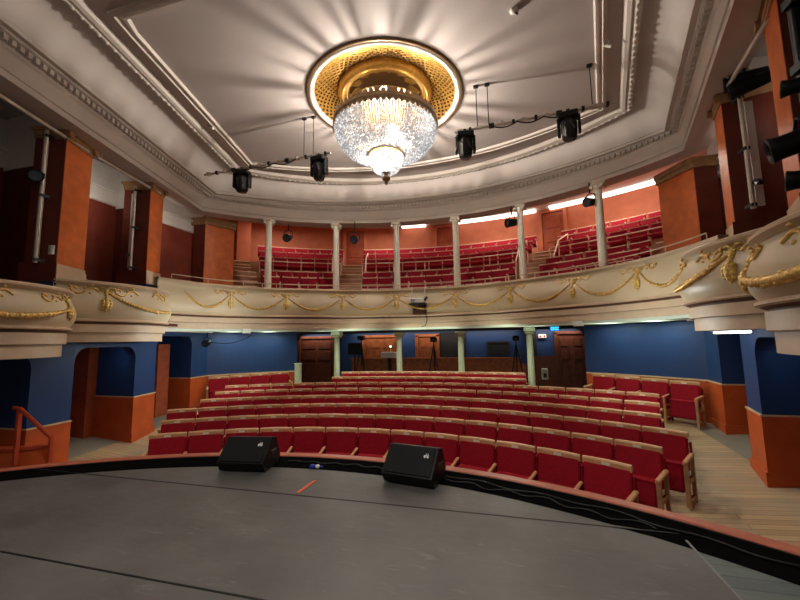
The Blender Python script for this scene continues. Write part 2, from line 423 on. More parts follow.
for k,(R,a0,a1,n) in enumerate(ROWS):
    for i in range(n):
        a = rad(a0+(a1-a0)*(i+0.5)/n)
        nm = ORD[i]+' from the left' if i < n-1 else 'last on the right'
        o = put_seat(R*math.sin(a), R*math.cos(a), fz(R), -a, 'red tip-up seat with oak top rail, %s stalls row, %s' % (RN[k], nm))
        if i == 0: WM[o.name] = Matrix.Identity(4); end_standard(o,-1)
        if i == n-1: WM[o.name] = Matrix.Identity(4); end_standard(o,1)
# benches of four against the rear side walls
dirw = Vector((-0.744,0.668)); nw = Vector((-0.668,-0.744))
C2 = Vector((6.3,9.25))
for sx in (1,-1):
    for i in range(4):
        p = C2 + dirw*(0.34+0.57*i) + nw*0.30
        x,y = p.x*sx, p.y
        ang = math.atan2(nw.x*sx, nw.y)   # direction faced
        rz = math.atan2(nw.y, nw.x*sx) + PI/2
        w = 'right' if sx > 0 else 'left'
        q = ['nearest the stage','second from the stage','third from the stage','furthest from the stage'][i]
        o = put_seat(x, y, fzp(x,y), rz, 'red seat against the %s blue rear wall, %s of the four' % (w, q))
        if i in (0,3): WM[o.name] = Matrix.Identity(4); end_standard(o, (-1 if (i == 3)==(sx>0) else 1))

# ------------------------------------------------------------------ lower walls and piers
def wall_seg(p, q, z0, z1, th, name, m, inward=None, parent=None):
    p = Vector(p); q = Vector(q); d = (q-p).normalized(); n = Vector((-d.y,d.x))*th
    b = MB(); b.prism([p, q, q+n, p+n], z0, z1); return b
def dadoed(name, poly, z0, zd, z1, off=0.025):
    """pier with orange dado, pale line, skirting: footprint polygon"""
    b = MB(); b.prism(poly, z0, z1); root = b.build(name, M_blue, kind='structure')
    c = sum((Vector(p) for p in poly), Vector((0,0)))/len(poly)
    def grow(e): return [Vector(p)+(Vector(p)-c).normalized()*e for p in poly]
    b = MB(); b.prism(grow(0.02), z0-0.2, zd); b.build('dado', M_dado, root)
    b = MB(); b.prism(grow(0.035), zd, zd+0.025); b.build('dado_line', M_dadol, root)
    b = MB(); b.prism(grow(0.05), z0-0.2, z0+0.14); b.build('skirting', M_dado, root)
    return root
ZS = 1.9
for sx in (1,-1):
    w = 'right' if sx > 0 else 'left'
    mp = lambda P: [(x*sx,y) for x,y in P]
    dadoed('wall_%s_front_pier' % w, mp([(5.18,4.30),(5.22,4.95),(5.6,5.0),(7.4,4.9),(7.4,4.25)]), -0.62, 0.28, ZS)
    dadoed('wall_%s_middle_pier' % w, mp([(5.6,6.42),(5.8,7.10),(6.1,7.15),(7.4,7.0),(7.4,6.45)]), -0.43, 0.46, ZS)
    dadoed('wall_%s_rear_pier' % w, mp([(6.2,8.57),(6.3,9.25),(7.0,9.4),(7.4,9.2),(7.4,8.6)]), -0.24, 0.64, ZS)
    # rear blue wall between pier and lobby opening (gently curved)
    P = [(6.3,9.25),(5.75,9.85),(5.1,10.45),(4.33,11.0)]
    cv = catmull([Vector(p) for p in P], 5)
    poly = [(p.x*sx,p.y) for p in cv] + [((p.x+0.2)*sx,p.y+0.25) for p in reversed(cv)]
    b = MB(); b.prism(poly, -0.6, ZS); root = b.build('wall_rear_%s' % w, M_blue, kind='structure')
    def inset(e): return [((p.x-0.67*e)*sx,p.y-0.74*e) for p in cv] + [(p.x*sx,p.y) for p in reversed(cv)]
    b = MB(); b.prism(inset(0.02), -0.6, 0.64); b.build('dado', M_dado, root)
    b = MB(); b.prism(inset(0.04), 0.64, 0.67); b.build('dado_line', M_dadol, root)
    # headers with rounded corners over the side openings
    def header(p, q, zt, name, za=1.50):
        p = Vector((p[0]*sx,p[1])); q = Vector((q[0]*sx,q[1])); L = (q-p).length; d = (q-p)/L
        r = 0.26
        pts = [(0,zt),(0,za-r)] + [(r-r*math.cos(t), za-r+r*math.sin(t)) for t in [PI/2*i/6 for i in range(1,7)]]
        pts += [(L-r+r*math.sin(t), za-r+r*math.cos(t)) for t in [PI/2*i/6 for i in range(0,7)]] + [(L,zt)]
        n = Vector((abs(d.y)*sx,0.28*abs(d.x),0)).normalized()
        b = MB(); b.plate((p.x,p.y,0),(d.x,d.y,0),(0,0,1),n,pts,0.30); b.build(name, M_blue, kind='structure')
    header((5.22,4.95),(5.6,6.42),1.86,'wall_%s_header_1' % w, 1.56)
    header((5.8,7.10),(6.2,8.57),1.92,'wall_%s_header_2' % w, 1.80)
    header((5.05,2.2),(5.18,4.30),1.6,'wall_%s_header_3' % w)
    # outer side wall of the corridor
    b = MB(); b.prism(mp([(7.4,1.5),(7.4,9.4),(7.6,9.4),(7.6,1.5)]), -0.8, 2.3); root = b.build('wall_%s_lower' % w, M_blue, kind='structure')
    b = MB(); b.prism(mp([(7.36,1.5),(7.36,9.4),(7.4,9.4),(7.4,1.5)]), -0.8, 0.35); b.build('dado', M_dado, root)
    # orange-brown door posts seen through the two openings
    for j,(yy,zz) in enumerate(((6.24,-0.50),(7.9,-0.36))):
        x_ = 6.70 if j==0 else 6.62; d_ = 0.20 if j==0 else 0.36
        b = MB(); b.prism(mp([(x_,yy),(x_,yy+d_),(7.4,yy+d_),(7.4,yy)]), zz, 1.6); b.build('door_%d' % (j+1 + (0 if sx>0 else 2)), M_doorw, kind='structure')
# corridor soffits over the side openings (slightly above the box undersides)
for sx in (1,-1):
    b = MB(); b.prism([(5.0*sx,1.5),(7.6*sx,1.5),(7.6*sx,9.4),(5.9*sx,9.0),(5.3*sx,6.0)], 1.9, 2.0)
    b.build('ceiling_corridor_%s' % ('right' if sx>0 else 'left'), M_white, kind='structure')

# ------------------------------------------------------------------ lobby behind the stalls
b = MB(); b.prism([(-6.5,13.3),(6.5,13.3),(6.5,13.5),(-6.5,13.5)], -0.4, 2.2); root = b.build('wall_lobby', M_blue, kind='structure')
b = MB(); b.prism([(-3.3,13.18),(2.75,13.18),(2.75,13.3),(-3.3,13.3)], -0.4, 0.92); b.build('panelling', M_wood, root)
b = MB()
for i in range(9):
    x = -3.05+i*0.68; b.box((x+0.3,13.17,0.45),(0.5,0.02,0.6))
b.build('panel', M_wood, root)
b = MB(); b.box((-0.27,13.15,0.94),(6.1,0.14,0.05)); b.build('cap_rail', M_wood, root)
for x0,x1,m in ((-6.5,-5.9,M_blue),(3.0,3.3,M_curt)):
    b = MB(); b.box(((x0+x1)/2,13.2,0.8),(x1-x0,0.1,2.2)); b.build('pilaster', m, root)
def panel_door(name, x0, x1, y, z1, m, label=None, handle=True):
    b = MB(); b.box(((x0+x1)/2,y,(z1-0.25)/2),(x1-x0,0.06,z1+0.25)); d = b.build(name, m, kind='structure')
    b = MB(); w = (x1-x0); k = 2
    for i in range(k):
        for (za,zb) in ((0.0,0.75),(0.9,1.25),(1.32,1.6)):
            b.box((x0+w*(i+0.5)/k,y-0.035,(za+zb)/2),(w/k-0.18,0.03,zb-za))
    b.build('panel', m, d)
    b = MB(); b.box((x0-0.05,y-0.04,z1/2-0.1),(0.1,0.1,z1+0.3)); b.box((x1+0.05,y-0.04,z1/2-0.1),(0.1,0.1,z1+0.3)); b.box(((x0+x1)/2,y-0.04,z1+0.04),(w+0.2,0.1,0.09)); b.build('frame', m, d)
    if handle:
        b = MB(); b.ball((x1-0.1,y-0.08,0.8),0.035,1); b.build('door_handle', M_iron, d)
    return d
panel_door('door_5', -5.45, -4.05, 13.2, 1.72, M_woodd)
panel_door('door_6', -2.78, -1.55, 13.26, 1.72, M_wood)
panel_door('door_7', -0.74, -0.06, 13.26, 1.72, M_wood)
panel_door('door_8', 3.95, 4.75, 13.2, 1.72, M_woodd)
b = MB(); b.box((3.5,13.19,0.35),(0.85,0.1,1.3)); b.build('trim_2', M_woodd, kind='structure')
b = MB(); b.box((0.52,13.25,0.9),(0.9,0.06,1.9)); b.build('trim_3', M_curt, kind='structure')
# dark serving window in blue wall
o = thing('serving_hatch', 'dark framed hatch window in the blue lobby wall', 'window', (2.06,13.25,1.0))
b = MB(); b.box((2.06,13.27,1.28),(0.66,0.05,0.36)); b.build('pane', M_glassd, o)
b = MB()
for dx,dz,sx_,sz in ((0,0.20,0.76,0.05),(0,-0.20,0.76,0.05),(-0.355,0,0.05,0.36),(0.355,0,0.05,0.36)): b.box((2.06+dx,13.24,1.28+dz),(sx_,0.07,sz))
b.build('frame', M_curt, o)
# lobby soffit
b = MB(); b.prism([(-7.0,9.0),(-4.7,10.2),(-2.5,11.0),(0,11.25),(2.5,11.0),(4.7,10.2),(7.0,9.0),(7.4,13.5),(-7.4,13.5)], 1.93, 2.05); b.build('ceiling_lobby', M_curt, kind='structure')
for x in (-6.5,6.5):
    b = MB(); b.box((x,12.3,0.8),(0.12,2.6,2.6)); b.build('wall_lobby_%s' % ('left' if x<0 else 'right'), M_curt, kind='structure')
# dark header strip with round ends over the lobby opening
b = MB(); b.prism([(-4.33,11.15),(4.33,11.15),(4.33,11.27),(-4.33,11.27)], 1.84, 1.95)
for s_ in (-1,1):
    r = 0.22
    pts = [(0,1.95),(0,1.84-r)] + [(r-r*math.cos(t),1.84-r+r*math.sin(t)) for t in [PI/2*i/6 for i in range(1,7)]] + [(r,1.95)]
    b.plate((4.34*s_,11.0,0),(-s_,0,0),(0,0,1),(0,1,0),pts,0.12)
b.build('trim_4', M_curt, kind='structure')
# short cream post at the left jamb
o = thing('jamb_post', 'short cream post at the left side of the lobby opening', 'post', (-4.28,11.0,-0.21))
b = MB(); b.bbox((-4.28,10.98,0.33),(0.17,0.16,1.08),0.01); b.build('post', M_colg, o)
b = MB(); b.bbox((-4.28,10.98,0.89),(0.20,0.19,0.04),0.01); b.build('cap', M_colg, o)

# exit sign and small notices
o = thing('exit_sign', 'lit cyan double emergency exit sign over the right lobby opening', 'sign', (3.58,10.87,1.78))
b = MB(); b.bbox((3.58,10.90,1.845),(0.25,0.06,0.125),0.01); b.build('housing', M_black, o)
for k,x in enumerate((3.525,3.635)):
    b = MB(); b.box((x,10.865,1.845),(0.10,0.015,0.095)); f = b.build('panel', M_cyan, o)
    b = MB()
    if k == 0:
        b.box((x-0.02,10.855,1.866),(0.02,0.006,0.02)); b.box((x-0.005,10.855,1.845),(0.018,0.006,0.045),ry=rad(25)); b.box((x-0.02,10.855,1.83),(0.012,0.006,0.04),ry=rad(30)); b.box((x+0.02,10.855,1.83),(0.012,0.006,0.04),ry=rad(-40)); b.box((x+0.025,10.855,1.866),(0.04,0.006,0.01),ry=rad(20))
    else:
        b.box((x-0.015,10.855,1.845),(0.07,0.006,0.02)); b.plate((x+0.02,10.852,1.845),(1,0,0),(0,0,1),(0,1,0),[(0,-0.04),(0.04,0),(0,0.04)],0.006)
    b.build('pictogram', M_whitep, f)
o = thing('notice_plate', 'small white and red notice under the exit sign', 'sign', (4.0,13.1,1.7))
b = MB(); b.box((4.0-0.5,13.2,1.66),(0.24,0.02,0.12)); b.build('plate', M_whitep, o)
b = MB(); b.box((4.0-0.56,13.185,1.65),(0.06,0.01,0.06)); b.box((4.0-0.44,13.185,1.65),(0.05,0.01,0.07)); b.build('marking', M_rail, o)
o = thing('wall_phone', 'white box on the dark panel right of the last cream column', 'box', (3.5,13.12,0.4))
b = MB(); b.bbox((3.5,13.10,0.42),(0.20,0.08,0.36),0.015); b.build('body', M_grey, o)
b = MB(); b.box((3.5,13.055,0.38),(0.1,0.01,0.14)); b.build('opening', M_iron, o)

# tripods with cameras, monitor, in the lobby
def tripod(x, y, z, h, label, headw=0.2):
    t = thing('camera_tripod', label, 'tripod', (x,y,z), group='tripods behind the stalls')
    top = Vector((x,y,z+h))
    for k in range(3):
        a = rad(90+120*k); f = Vector((x+0.34*math.cos(a), y+0.34*math.sin(a), z))
        b = MB(); b.tube([top, top.lerp(f,0.5), f],[0.022,0.019,0.014],6); b.build('leg', M_black, t)
    b = MB(); b.tube([(x,y,z+h*0.55),(x,y,z+h+0.12)],0.018,6); b.build('centre_column', M_black, t)
    b = MB(); b.bbox((x,y,z+h+0.2),(headw,0.26,0.16),0.02); c = b.build('camera_body', M_black, t)
    b = MB(); b.lathe([(0.0,0.1),(0.05,0.1),(0.055,-0.1),(0.0,-0.1)],(0,0,0),10)
    b.v = [(v[0]+x, v[2]+y-0.2, v[1]+z+h+0.2) for v in b.v]; b.build('camera_lens', M_lens, c)
tripod(-2.62,12.4,-0.2,1.7,'black camera tripod standing left behind the rearmost stalls row')
tripod(-0.05,12.5,-0.2,1.6,'black camera tripod between the two middle cream columns')
tripod(2.62,12.5,-0.2,1.6,'black camera tripod in front of the blue lobby wall, by the right column')
o = thing('monitor_screen', 'black monitor screen beside the left tripod in the lobby', 'monitor', (-3.0,12.5,0.9))
b = MB(); b.bbox((-2.95,12.6,1.32),(0.52,0.06,0.42),0.01); b.build('screen', M_black, o)
b = MB(); b.tube([(-2.95,12.62,-0.2),(-2.95,12.62,1.2)],0.025,8); b.box((-2.95,12.62,-0.18),(0.4,0.4,0.03)); b.build('stand', M_black, o)
o = thing('sound_desk', 'pale grey control desk behind the rear stalls rows', 'desk', (-1.68,12.7,-0.2))
b = MB(); b.bbox((-1.68,12.7,1.09),(0.56,0.3,0.20),0.02); b.build('console', M_grey, o)
b = MB(); b.box((-1.68,12.75,0.40),(0.08,0.2,1.2)); b.box((-1.68,12.75,-0.18),(0.7,0.5,0.04)); b.build('stand', M_black, o)
o = thing('desk_lamp', 'small lit brass lamp on the control desk', 'lamp', (-1.62,12.7,1.19))
b = MB(); b.tube([(-1.62,12.68,1.19),(-1.62,12.68,1.36)],0.012,6); b.box((-1.62,12.68,1.20),(0.08,0.08,0.02)); b.build('stem', M_gold, o)
b = MB(); b.ball((-1.62,12.66,1.385),0.032,1); b.build('bulb', M_bulb, o)

# ------------------------------------------------------------------ balcony fronts
half = [(0,11.03),(1.1,10.93),(2.0,10.66),(2.8,10.28),(3.6,9.80),(4.3,9.24),(4.85,8.62),(5.22,8.0),(5.42,7.4),(5.55,6.8)]
half = catmull([Vector(p) for p in half], 5)
MAIN = Curve(mirror_curve(half))
def front(cv, zt, zm, zb, bulge, name, label, world_loc):
    h = zt-zm; t = thing(name, label, 'balcony front', world_loc)
    prof_rail = [(-0.14,zt-0.02),(-0.13,zt),(0.03,zt),(0.055,zt-0.02),(0.055,zt-0.05),(0.02,zt-0.08)]
    b = MB(); b.loft([cv.ring(d,z) for d,z in prof_rail]); r = b.build('handrail', M_creamd, t)
    pr = [(0.02,zt-0.08),(0.0,zt-0.10)]
    for i in range(9):
        u = i/8; pr.append((bulge*math.sin(PI*(u**1.3))*1.0 + 0.02*u, zt-0.10-(h-0.14)*u))
    b = MB(); b.loft([cv.ring(d,z) for d,z in pr], smooth=True); p = b.build('panel', M_cream, t)
    pm = [(0.02,zm+0.045),(0.06,zm+0.035),(0.065,zm+0.005),(0.03,zm-0.01)]
    b = MB(); b.loft([cv.ring(d,z) for d,z in pm]); b.build('moulding', M_creamd, t)
    b = MB(); b.loft([cv.ring(0.03,zm-0.01),cv.ring(-0.02,zm-0.035),cv.ring(-0.02,zm-0.055)]); b.build('brown_line', M_brown, t)  # brown line between moulding and fascia
    f = zm-0.055; k = (f-zb)
    b = MB(); b.loft([cv.ring(d,z) for d,z in [(-0.02,f),(0.0,f),(0.0,f-k*0.45),(-0.02,f-k*0.48)]]); b.build('fascia', M_creamd, t)
    b = MB(); b.loft([cv.ring(d,z) for d,z in [(-0.05,f-k*0.48),(-0.05,zb),(-0.35,zb)]]); b.build('fascia', M_creamd, t)
    return t, (lambda u: bulge*math.sin(PI*(u**1.3)) + 0.02*u)
def garland(cv, l0, l1, ztop, sag, off, parent, n=26, r=0.034, skew=1.0, span=1.0):
    b = MB()
    for i in range(n+1):
        u = i/n; z = ztop - sag*(1-(2*((u*span)**skew)-1)**2) ; l = l0+(l1-l0)*u
        rr = r*(0.62+0.55*math.sin(PI*u))
        p = cv.at(l, off(z)+rr*0.5, z)
        b.ball(p, rr*random.uniform(0.9,1.2), 1)
        if i < n: u2 = (i+0.5)/n; z2 = ztop - sag*(1-(2*((u2*span)**skew)-1)**2); b.ball(cv.at(l0+(l1-l0)*u2,off(z2)+rr*0.3,z2), rr*0.95, 1)
        if i % 2 == 0: b.ball(cv.at(l+random.uniform(-.01,.01), off(z)+rr*0.8, z+rr*random.uniform(-.8,.8)), rr*0.6, 1)
    return b.build('garland', M_gold, parent)
def pendant(cv, l, ztop, h, off, parent, s=1.0):
    b = MB()
    for u,r in ((0,0.030),(0.10,0.045),(0.22,0.035),(0.34,0.03),(0.48,0.05),(0.60,0.065),(0.72,0.055),(0.84,0.04),(0.94,0.025),(1.0,0.015)):
        z = ztop-h*u
        b.ball(cv.at(l,off(z)+0.02,z), (r*s*0.8,r*s*0.7,r*s*1.1), 1)
        for dl in (-1,1):
            if 0.4 < u < 0.9: b.ball(cv.at(l+dl*0.045*s,off(z)+0.02,z), r*s*0.6, 1)
    for dl in (-1,1):   # bow
        path = [cv.at(l+dl*s*x, off(ztop)+0.02, ztop+y*s) for x,y in ((0,0),(0.05,0.05),(0.10,0.04),(0.09,-0.01),(0.02,-0.01))]
        b.tube(path, 0.014*s, 5)
    return b.build('pendant', M_goldb, parent)
def scroll(cv, l, z0, off, parent, s=1.0, flip=1):
    b = MB()
    pts = [(0,0),(0.06,0.05),(0.13,0.03),(0.18,-0.02),(0.25,-0.03),(0.30,0.02),(0.27,0.06),(0.23,0.03)]
    path = catmull([cv.at(l+flip*x*s, off(z0+y*s)+0.012, z0+y*s) for x,y in pts], 4)
    b.tube(path, 0.013*s, 5)
    for x,y in ((0.08,0.085),(0.16,0.045),(0.22,-0.06),(0.31,0.06),(0.1,-0.02)):
        b.ball(cv.at(l+flip*x*s, off(z0)+0.012, z0+y*s), 0.018*s, 1)
    return b.build('scroll', M_gold, parent)

ZT, ZM, ZB = 3.17, 2.33, 1.98
t, bf = front(MAIN, ZT, ZM, ZB, 0.085, 'balcony_front', 'curved cream rear balcony front with gilded garlands, spanning the whole hall', (0,11.0,1.98))
off = lambda z: bf(max(0,min(1,(ZT-0.10-z)/(ZT-ZM-0.14))))
px = [-5.42,-4.95,-3.95,-2.5,-0.83,0.83,2.5,3.95,4.95,5.42]; py = [7.4,8.5,9.55,10.44,10.97,10.97,10.44,9.55,8.5,7.4]
pl = [MAIN.near(a,c) for a,c in zip(px,py)]
for i in range(1,len(pl)-1):
    pendant(MAIN, pl[i], 2.94, 0.42, off, t, 1.05)
    for fl in (-1,1): scroll(MAIN, pl[i]+fl*0.10, 2.96, off, t, 1.0, fl)
for i in range(len(pl)-1): garland(MAIN, pl[i]+0.04, pl[i+1]-0.04, 2.90, 0.36, off, t, n=24 if i not in (0,len(pl)-2) else 16)
# white soffit edge under the front, green light put into its colour
b = MB(); b.loft([MAIN.ring(d,z) for d,z in [(-0.10,1.985),(-0.10,1.915),(-0.9,1.915)]]); b.build('trim_5', M_soff, kind='structure')

BOX2 = [(5.60,6.78),(5.18,6.70),(4.90,6.46),(4.72,6.10),(4.68,5.70),(4.73,5.35),(4.83,5.05),(4.95,4.75),(5.10,4.45)]
BOX1 = [(5.15,4.75),(4.75,4.48),(4.50,4.20),(4.36,3.85),(4.30,3.45),(4.33,3.0),(4.45,2.5),(4.65,1.9)]
for sx in (1,-1):
    w = 'right' if sx > 0 else 'left'
    for nm,P,zt,zm,zb,lab in (('far',BOX2,2.75,2.03,1.66,'cream bulging box front with gilded garland, second from the stage on the %s' % w),
                              ('near',BOX1,2.50,1.85,1.43,'cream bulging box front with gilded garland, nearest the stage on the %s' % w)):
        pts = catmull([Vector((x*sx,y)) for x,y in P], 6)
        cv = Curve(pts, center=(0,5))
        t, bf2 = front(cv, zt, zm, zb, 0.09, 'box_front', lab, (P[4][0]*sx,P[4][1],zb))
        of2 = (lambda bf2,zt,zm: (lambda z: bf2(max(0,min(1,(zt-0.10-z)/(zt-zm-0.14))))))(bf2,zt,zm)
        L = cv.L[-1]
        if nm == 'far':
            la, lb = cv.near(4.85*sx,6.45), cv.near(4.80*sx,5.12)
            garland(cv, lb, la, zt-0.16, 0.34, of2, t, n=34, r=0.036, skew=0.85, span=0.62)
            pendant(cv, lb, zt-0.16, 0.40, of2, t, 1.1)
            scroll(cv, (la+lb)/2+0.15, zt-0.20, of2, t, 1.3, 1); scroll(cv, (la+lb)/2-0.15, zt-0.20, of2, t, 1.3, -1)
            scroll(cv, lb+0.1, zt-0.2, of2, t, 1.3, 1)
        else:
            la, lb = cv.near(4.55*sx,4.25), cv.near(4.38*sx,2.7)
            garland(cv, la, lb, zt-0.32, 0.16, of2, t, n=46, r=0.040)
            pendant(cv, la, zt-0.16, 0.34, of2, t, 1.0); scroll(cv, la+0.12, zt-0.2, of2, t, 1.1, 1)
            scroll(cv, (la+lb)/2, zt-0.2, of2, t, 1.3, 1)
    # floor / underside of the boxes
    for P,z,nm in ((BOX2,1.66,'near'),(BOX1,1.43,'far')):
        poly = [(p.x*sx, p.y) for p in catmull([Vector((x+0.12,y)) for x,y in P],4)] + [(6.4*sx,P[-1][1]),(6.4*sx,P[0][1])]
        b = MB(); b.prism(poly, z+0.02, z+0.08); b.build('ceiling_box_%s' % w, M_white, kind='structure')

# guard rail along the gallery
def guard(parent_label, l0, l1, n):
    t = thing('guard_rail', parent_label, 'railing', tuple(MAIN.at((l0+l1)/2,-0.06,ZT)))
    path = [MAIN.at(l0+(l1-l0)*i/40,-0.06,ZT+0.13) for i in range(41)]
    b = MB(); b.tube(path,0.012,6); b.build('rail', M_creamd, t)
    for i in range(n+1):
        l = l0+(l1-l0)*i/n
        b = MB(); b.tube([MAIN.at(l,-0.06,ZT-0.02),MAIN.at(l,-0.06,ZT+0.13)],0.010,6); b.build('post', M_creamd, t)
guard('thin tan guard rail on short posts along top of rear balcony front', MAIN.near(-5.45,7.2), MAIN.near(5.45,7.2), 16)

# ------------------------------------------------------------------ columns
def column(x, y, z0, z1, r, m, label, group, ionic=True):
    t = thing('column', label, 'column', (x,y,z0), group=group)
    b = MB(); b.lathe([(r*1.5,0),(r*1.5,0.06),(r*1.3,0.09),(r*1.35,0.12),(r*1.1,0.15)],(x,y,z0),18); b.build('base', m, t)
    h = z1-z0
    b = MB(); b.lathe([(r*1.08,0.14),(r*1.06,h*0.35),(r*0.92,h-0.17)],(x,y,z0),20); b.build('shaft', m, t)
    b = MB(); b.lathe([(r*0.92,h-0.19),(r*1.1,h-0.175),(r*0.95,h-0.155),(r*1.15,h-0.11),(r*1.2,h-0.07)],(x,y,z0),20)
    b.bbox((x,y,z0+h-0.035),(r*2.9,r*2.9,0.07),0.012)
    if not ionic:
        b.bbox((x,y,z0+h-0.06),(r*3.4,r*3.4,0.12),0.015); b.bbox((x,y,z0+h-0.15),(r*2.6,r*2.6,0.07),0.015)
    if ionic:
        a = math.atan2(-x, y-3.0)
        for s_ in (-1,1):
            c = Vector((x,y,z0+h-0.11)) + Vector((math.cos(a)*s_*r*1.25, math.sin(a)*s_*r*1.25, 0))
            dv = Vector((-math.sin(a),math.cos(a),0))*r*1.25
            b.tube([c-dv,c+dv], r*0.42, 10)
    b.build('capital', m, t); return t
CX = [(0.95,11.24),(2.83,10.74),(4.60,9.70)]
nmU = {(-1,2):'leftmost of the six slim cream columns on the gallery',(-1,1):'second from the left of six slim cream gallery columns',(-1,0):'third from the left of six slim cream gallery columns',
       (1,0):'fourth from the left of six slim cream gallery columns',(1,1):'fifth from the left of six slim cream gallery columns',(1,2):'rightmost of the six slim cream columns on the gallery'}
for s_ in (-1,1):
    for k,(x,y) in enumerate(CX):
        column(x*s_, y, 2.4, 5.36, 0.095, M_col, nmU[(s_,k)], 'gallery columns')
nmL = {(-1,1):'leftmost of four pale green-lit cream columns under the balcony',(-1,0):'second from left of four pale green-lit cream columns under the balcony',(1,0):'third from left of four pale green-lit cream columns under the balcony',(1,1):'rightmost of four pale green-lit cream columns under the balcony'}
for s_ in (-1,1):
    for k,(x,y) in enumerate([(0.97,11.42),(2.93,11.03)]):
        column(x*s_, y, -0.21, 1.90, 0.088, M_colg, nmL[(s_,k)], 'columns under the balcony', ionic=False)

# ------------------------------------------------------------------ gallery
GC = Vector((0,3.75))
def gp(R, a, z): return (R*math.sin(a), GC.y+R*math.cos(a), z)
GR = [(8.0,3.33),(8.8,3.84),(9.6,4.19),(11.15,5.03),(11.9,5.43),(12.65,5.82)]
tops = [t_ for _,t_ in GR]
steps = []   # (R start, floor z)
FL = [z-0.84 for _,z in GR]
edges = [7.35,8.36,9.16,10.2,11.5,12.2,13.5]
b = MB(); AA = [rad(-50+i*2.5) for i in range(41)]
prof = [(edges[0],2.0)]
for i in range(6): prof += [(edges[i],FL[i]),(edges[i+1],FL[i])]
b.loft([[gp(R,a,z) for R,z in prof] for a in AA]); b.build('floor_gallery', M_stairw, kind='structure')
# intermediate aisle steps
b = MB()
for ac,hw in ((-19.5,0.42),(19.5,0.42),(-43.5,0.55),(43.5,0.55)):
    for i in range(5):
        h = FL[i+1]-FL[i]; n = 2 if h < 0.6 else 4
        for j in range(1,n):
            R1 = edges[i+1]; d = 0.24*(n-j); z = FL[i]+h*j/n; a = rad(ac); da = hw/R1
            b.prism([gp(R1-d,a-da,0)[:2],gp(R1-d,a+da,0)[:2],gp(R1,a+da,0)[:2],gp(R1,a-da,0)[:2]], FL[i]-0.01, z)
b.build('gallery_steps', M_stairw, kind='structure')
b = MB()
for ac,hw in ((-19.5,0.42),(19.5,0.42),(-43.5,0.75),(43.5,0.75)):
    for i in range(5):
        h = FL[i+1]-FL[i]; n = 2 if h < 0.6 else 4
        for j in range(1,n+1):
            R1 = edges[i+1]-0.24*(n-j); z = FL[i]+h*j/n; a = rad(ac); da = hw/R1
            b.prism([gp(R1-0.02,a-da,0)[:2],gp(R1-0.02,a+da,0)[:2],gp(R1+0.04,a+da,0)[:2],gp(R1+0.04,a-da,0)[:2]], z-0.03, z+0.006)
b.build('trim_18', M_nose, kind='structure')
# rear wall, end walls, ceiling
b = MB(); WA = [rad(-52+i*2) for i in range(53)]
b.loft([[gp(13.45,a,2.0) for a in WA],[gp(13.45,a,7.05) for a in WA]]); b.build('wall_gallery', M_orwall, kind='structure')
for s_ in (-1,1):
    b = MB(); a = rad(49.5*s_); p = Vector(gp(9.15,a,0)[:2]); q = Vector(gp(13.6,a,0)[:2])
    b.prism([p,q,q+Vector((0.15*s_,0)),p+Vector((0.15*s_,0))], 2.0, 7.1); b.build('wall_gallery_%s' % ('right' if s_>0 else 'left'), M_orwall, kind='structure')
    # projecting piers on the left end of gallery rear wall
    for aa in ((41.0),(45.5)):
        a = rad(aa*s_); b = MB(); c = gp(12.9,a,0); b.box((c[0],c[1],6.0),(0.55,0.5,2.2),rz=-a); b.build('trim_6' if aa<42 else 'trim_7', M_orwall, kind='structure')
b = MB(); b.loft([[gp(7.3,a,7.05) for a in WA],[gp(13.6,a,7.05) for a in WA]]); b.build('ceiling_gallery', M_white, kind='structure')
# gallery doors
for k,a in enumerate((-19.3,-0.5,19.7)):
    ar = rad(a); c = Vector(gp(13.38,ar,0)); rz = -ar
    def L(x,y,z): v = Matrix.Rotation(rz,3,'Z') @ Vector((x,y,0)); return (c.x+v.x, c.y+v.y, z)
    b = MB(); b.box(L(0,0,5.9),(0.85,0.06,1.95),rz=rz); d = b.build('door_%d' % (9+k), M_doorw, kind='structure')
    b = MB()
    for (x,z,w_,h_) in ((0,6.45,0.6,0.5),(0,5.85,0.6,0.5),(0,5.3,0.6,0.45)): b.box(L(x,-0.04,z),(w_,0.03,h_),rz=rz)
    b.build('panel', M_doorw, d)
    b = MB(); b.box(L(-0.5,-0.03,5.95),(0.14,0.12,2.1),rz=rz); b.box(L(0.5,-0.03,5.95),(0.14,0.12,2.1),rz=rz); b.box(L(0,-0.03,6.95),(1.14,0.12,0.14),rz=rz); b.build('frame', M_orwall, d)
# glowing bands standing in for the lit gallery ceiling, right half
for k,(a0,a1,lab) in enumerate(((-9.5,-4.5,'short glowing band standing for lit ceiling above the middle of the gallery'),(1.5,17,'glowing band standing for lit ceiling right of the middle gallery door'),(19.5,40,'long bright band standing for lit ceiling at the right end of the gallery'))):
    b = MB(); S = [rad(a0+(a1-a0)*i/8) for i in range(9)]
    for i in range(8):
        R = 13.0
        p0,p1,p2,p3 = gp(R,S[i],0),gp(R,S[i+1],0),gp(R+0.28,S[i+1],0),gp(R+0.28,S[i],0)
        b.prism([p0[:2],p1[:2],p2[:2],p3[:2]],6.96,7.04)
    tag(b.build('lit_ceiling_band', M_strip), lab, 'light', 'glowing gallery ceiling bands')

